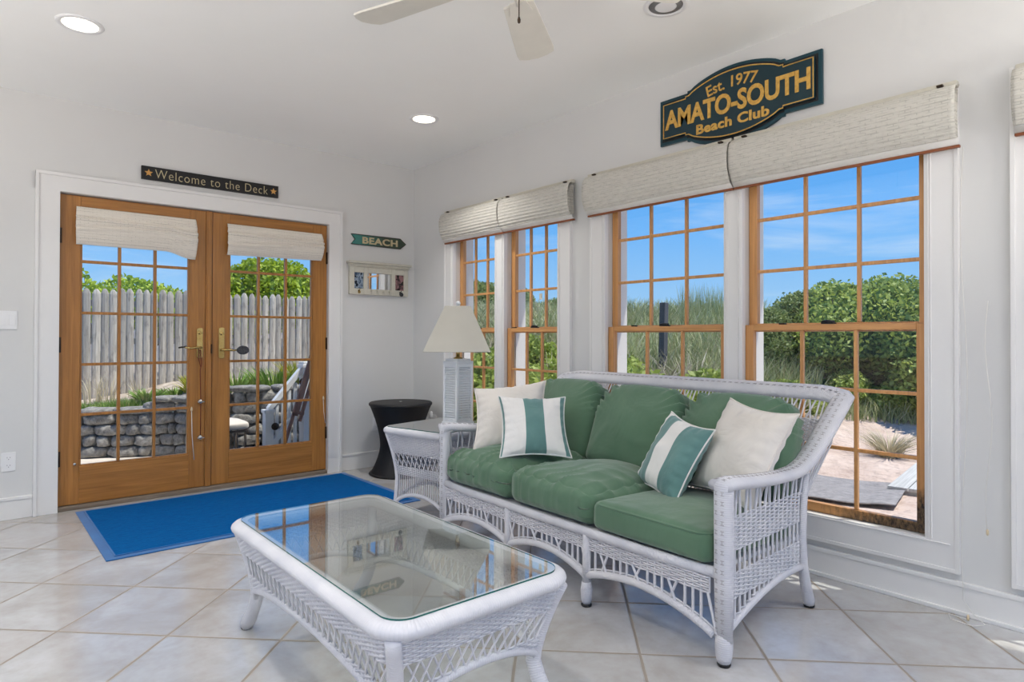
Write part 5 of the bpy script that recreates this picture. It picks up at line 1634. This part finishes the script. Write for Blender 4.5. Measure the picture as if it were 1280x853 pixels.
# ------------------------------------------------------------------ light
w = bpy.data.worlds.new('world'); S.world = w; w.use_nodes = True; nt = w.node_tree
bg = nt.nodes['Background']; tc = nt.nodes.new('ShaderNodeTexCoord'); sp_ = nt.nodes.new('ShaderNodeSeparateXYZ'); nt.links.new(tc.outputs['Generated'], sp_.inputs[0])
cr = nt.nodes.new('ShaderNodeValToRGB'); nt.links.new(sp_.outputs[2], cr.inputs[0])
e = cr.color_ramp.elements; e[0].position = 0; e[0].color = (*lin(176, 210, 240), 1); e[1].position = 1; e[1].color = (*lin(40, 110, 205), 1)
for p_, c_ in ((.06, (150, 198, 244)), (.16, (112, 180, 248)), (.32, (78, 158, 242))):
    k = e.new(p_); k.color = (*lin(*c_), 1)
mp = nt.nodes.new('ShaderNodeMapping'); nt.links.new(tc.outputs['Generated'], mp.inputs[0]); mp.inputs['Scale'].default_value = (1, 1, 7)
n1 = noise_(nt, mp.outputs[0], 2.6, 6, .6, .5); cl = math_(nt, 'MULTIPLY', ramp(nt, n1, .5, .8), .55)
nt.links.new(mixc(nt, cl, cr.outputs[0], (.80, .88, .97)), bg.inputs[0]); bg.inputs[1].default_value = 1.0

def light(name, kind, loc, energy, color=(1, 1, 1), **k):
    l = bpy.data.lights.new(name, kind); l.energy = energy; l.color = color
    for a, v in k.items(): setattr(l, a, v)
    o = bpy.data.objects.new(name, l); C.objects.link(o); o.location = loc; return o
sun = light('sun', 'SUN', (8, -4, 12), 5.2, (1, .95, .88), angle=math.radians(.6))
sd = Vector((.28, -.26, .93)).normalized()
sun.rotation_euler = (sd).to_track_quat('Z', 'Y').to_euler()
# light of the two glowing downlights; the other discs are unseen, added for fill
for (x, y) in ((.423, 3.787), (2.464, 3.828), (.42, 1.77), (-1.6, 3.8), (-1.6, 1.77), (-1.6, -.3), (.42, -.3), (2.46, -.3)):
    o = light('downlight', 'AREA', (x, y, H - .012), 9 if (x, y) == (2.464, 3.828) else 6 if (x > 0 and y > 1) else 6, (1, .975, .94), shape='DISK', size=.15, spread=math.radians(112))

# fill lights added out of view to brighten the ceiling
for (x, y) in ((-1.7, 2.9), (-1.7, .4), (.6, -1.5), (2.5, -1.2)):
    o = light('ceiling_fill', 'AREA', (x, y, 1.30), 40, (1, .972, .93), shape='DISK', size=.35); o.rotation_euler = (PI, 0, 0)

# ------------------------------------------------------------------ camera
cam = bpy.data.cameras.new('camera'); co = bpy.data.objects.new('camera', cam); C.objects.link(co); S.camera = co
f_, yaw, pit, rol, sy_ = 794.957, .7106574, 8.85113e-3, 2.42614e-3, -12.266
fw = Vector((math.sin(yaw) * math.cos(pit), math.cos(yaw) * math.cos(pit), math.sin(pit))); r0 = Vector((math.cos(yaw), -math.sin(yaw), 0)); u0 = r0.cross(fw)
r2 = r0 * math.cos(rol) + u0 * math.sin(rol); u2 = -r0 * math.sin(rol) + u0 * math.cos(rol)
Rm = Matrix((r2, u2, -fw)).transposed().to_4x4(); co.matrix_world = Matrix.Translation((0, 0, 1.15)) @ Rm
cam.sensor_width = 36; cam.lens = f_ / 1280 * 36; cam.shift_y = sy_ / 1280; cam.clip_start = .02; cam.clip_end = 500

S.view_settings.view_transform = 'Standard'; S.view_settings.look = 'None'; S.view_settings.exposure = .1; S.view_settings.gamma = 1
S.view_settings.use_curve_mapping = False
try:
    S.cycles.max_bounces = 14; S.cycles.diffuse_bounces = 12; S.cycles.transparent_max_bounces = 24; S.cycles.sample_clamp_indirect = 6
    S.cycles.use_denoising = True; S.cycles.caustics_reflective = False; S.cycles.caustics_refractive = False
except Exception: pass
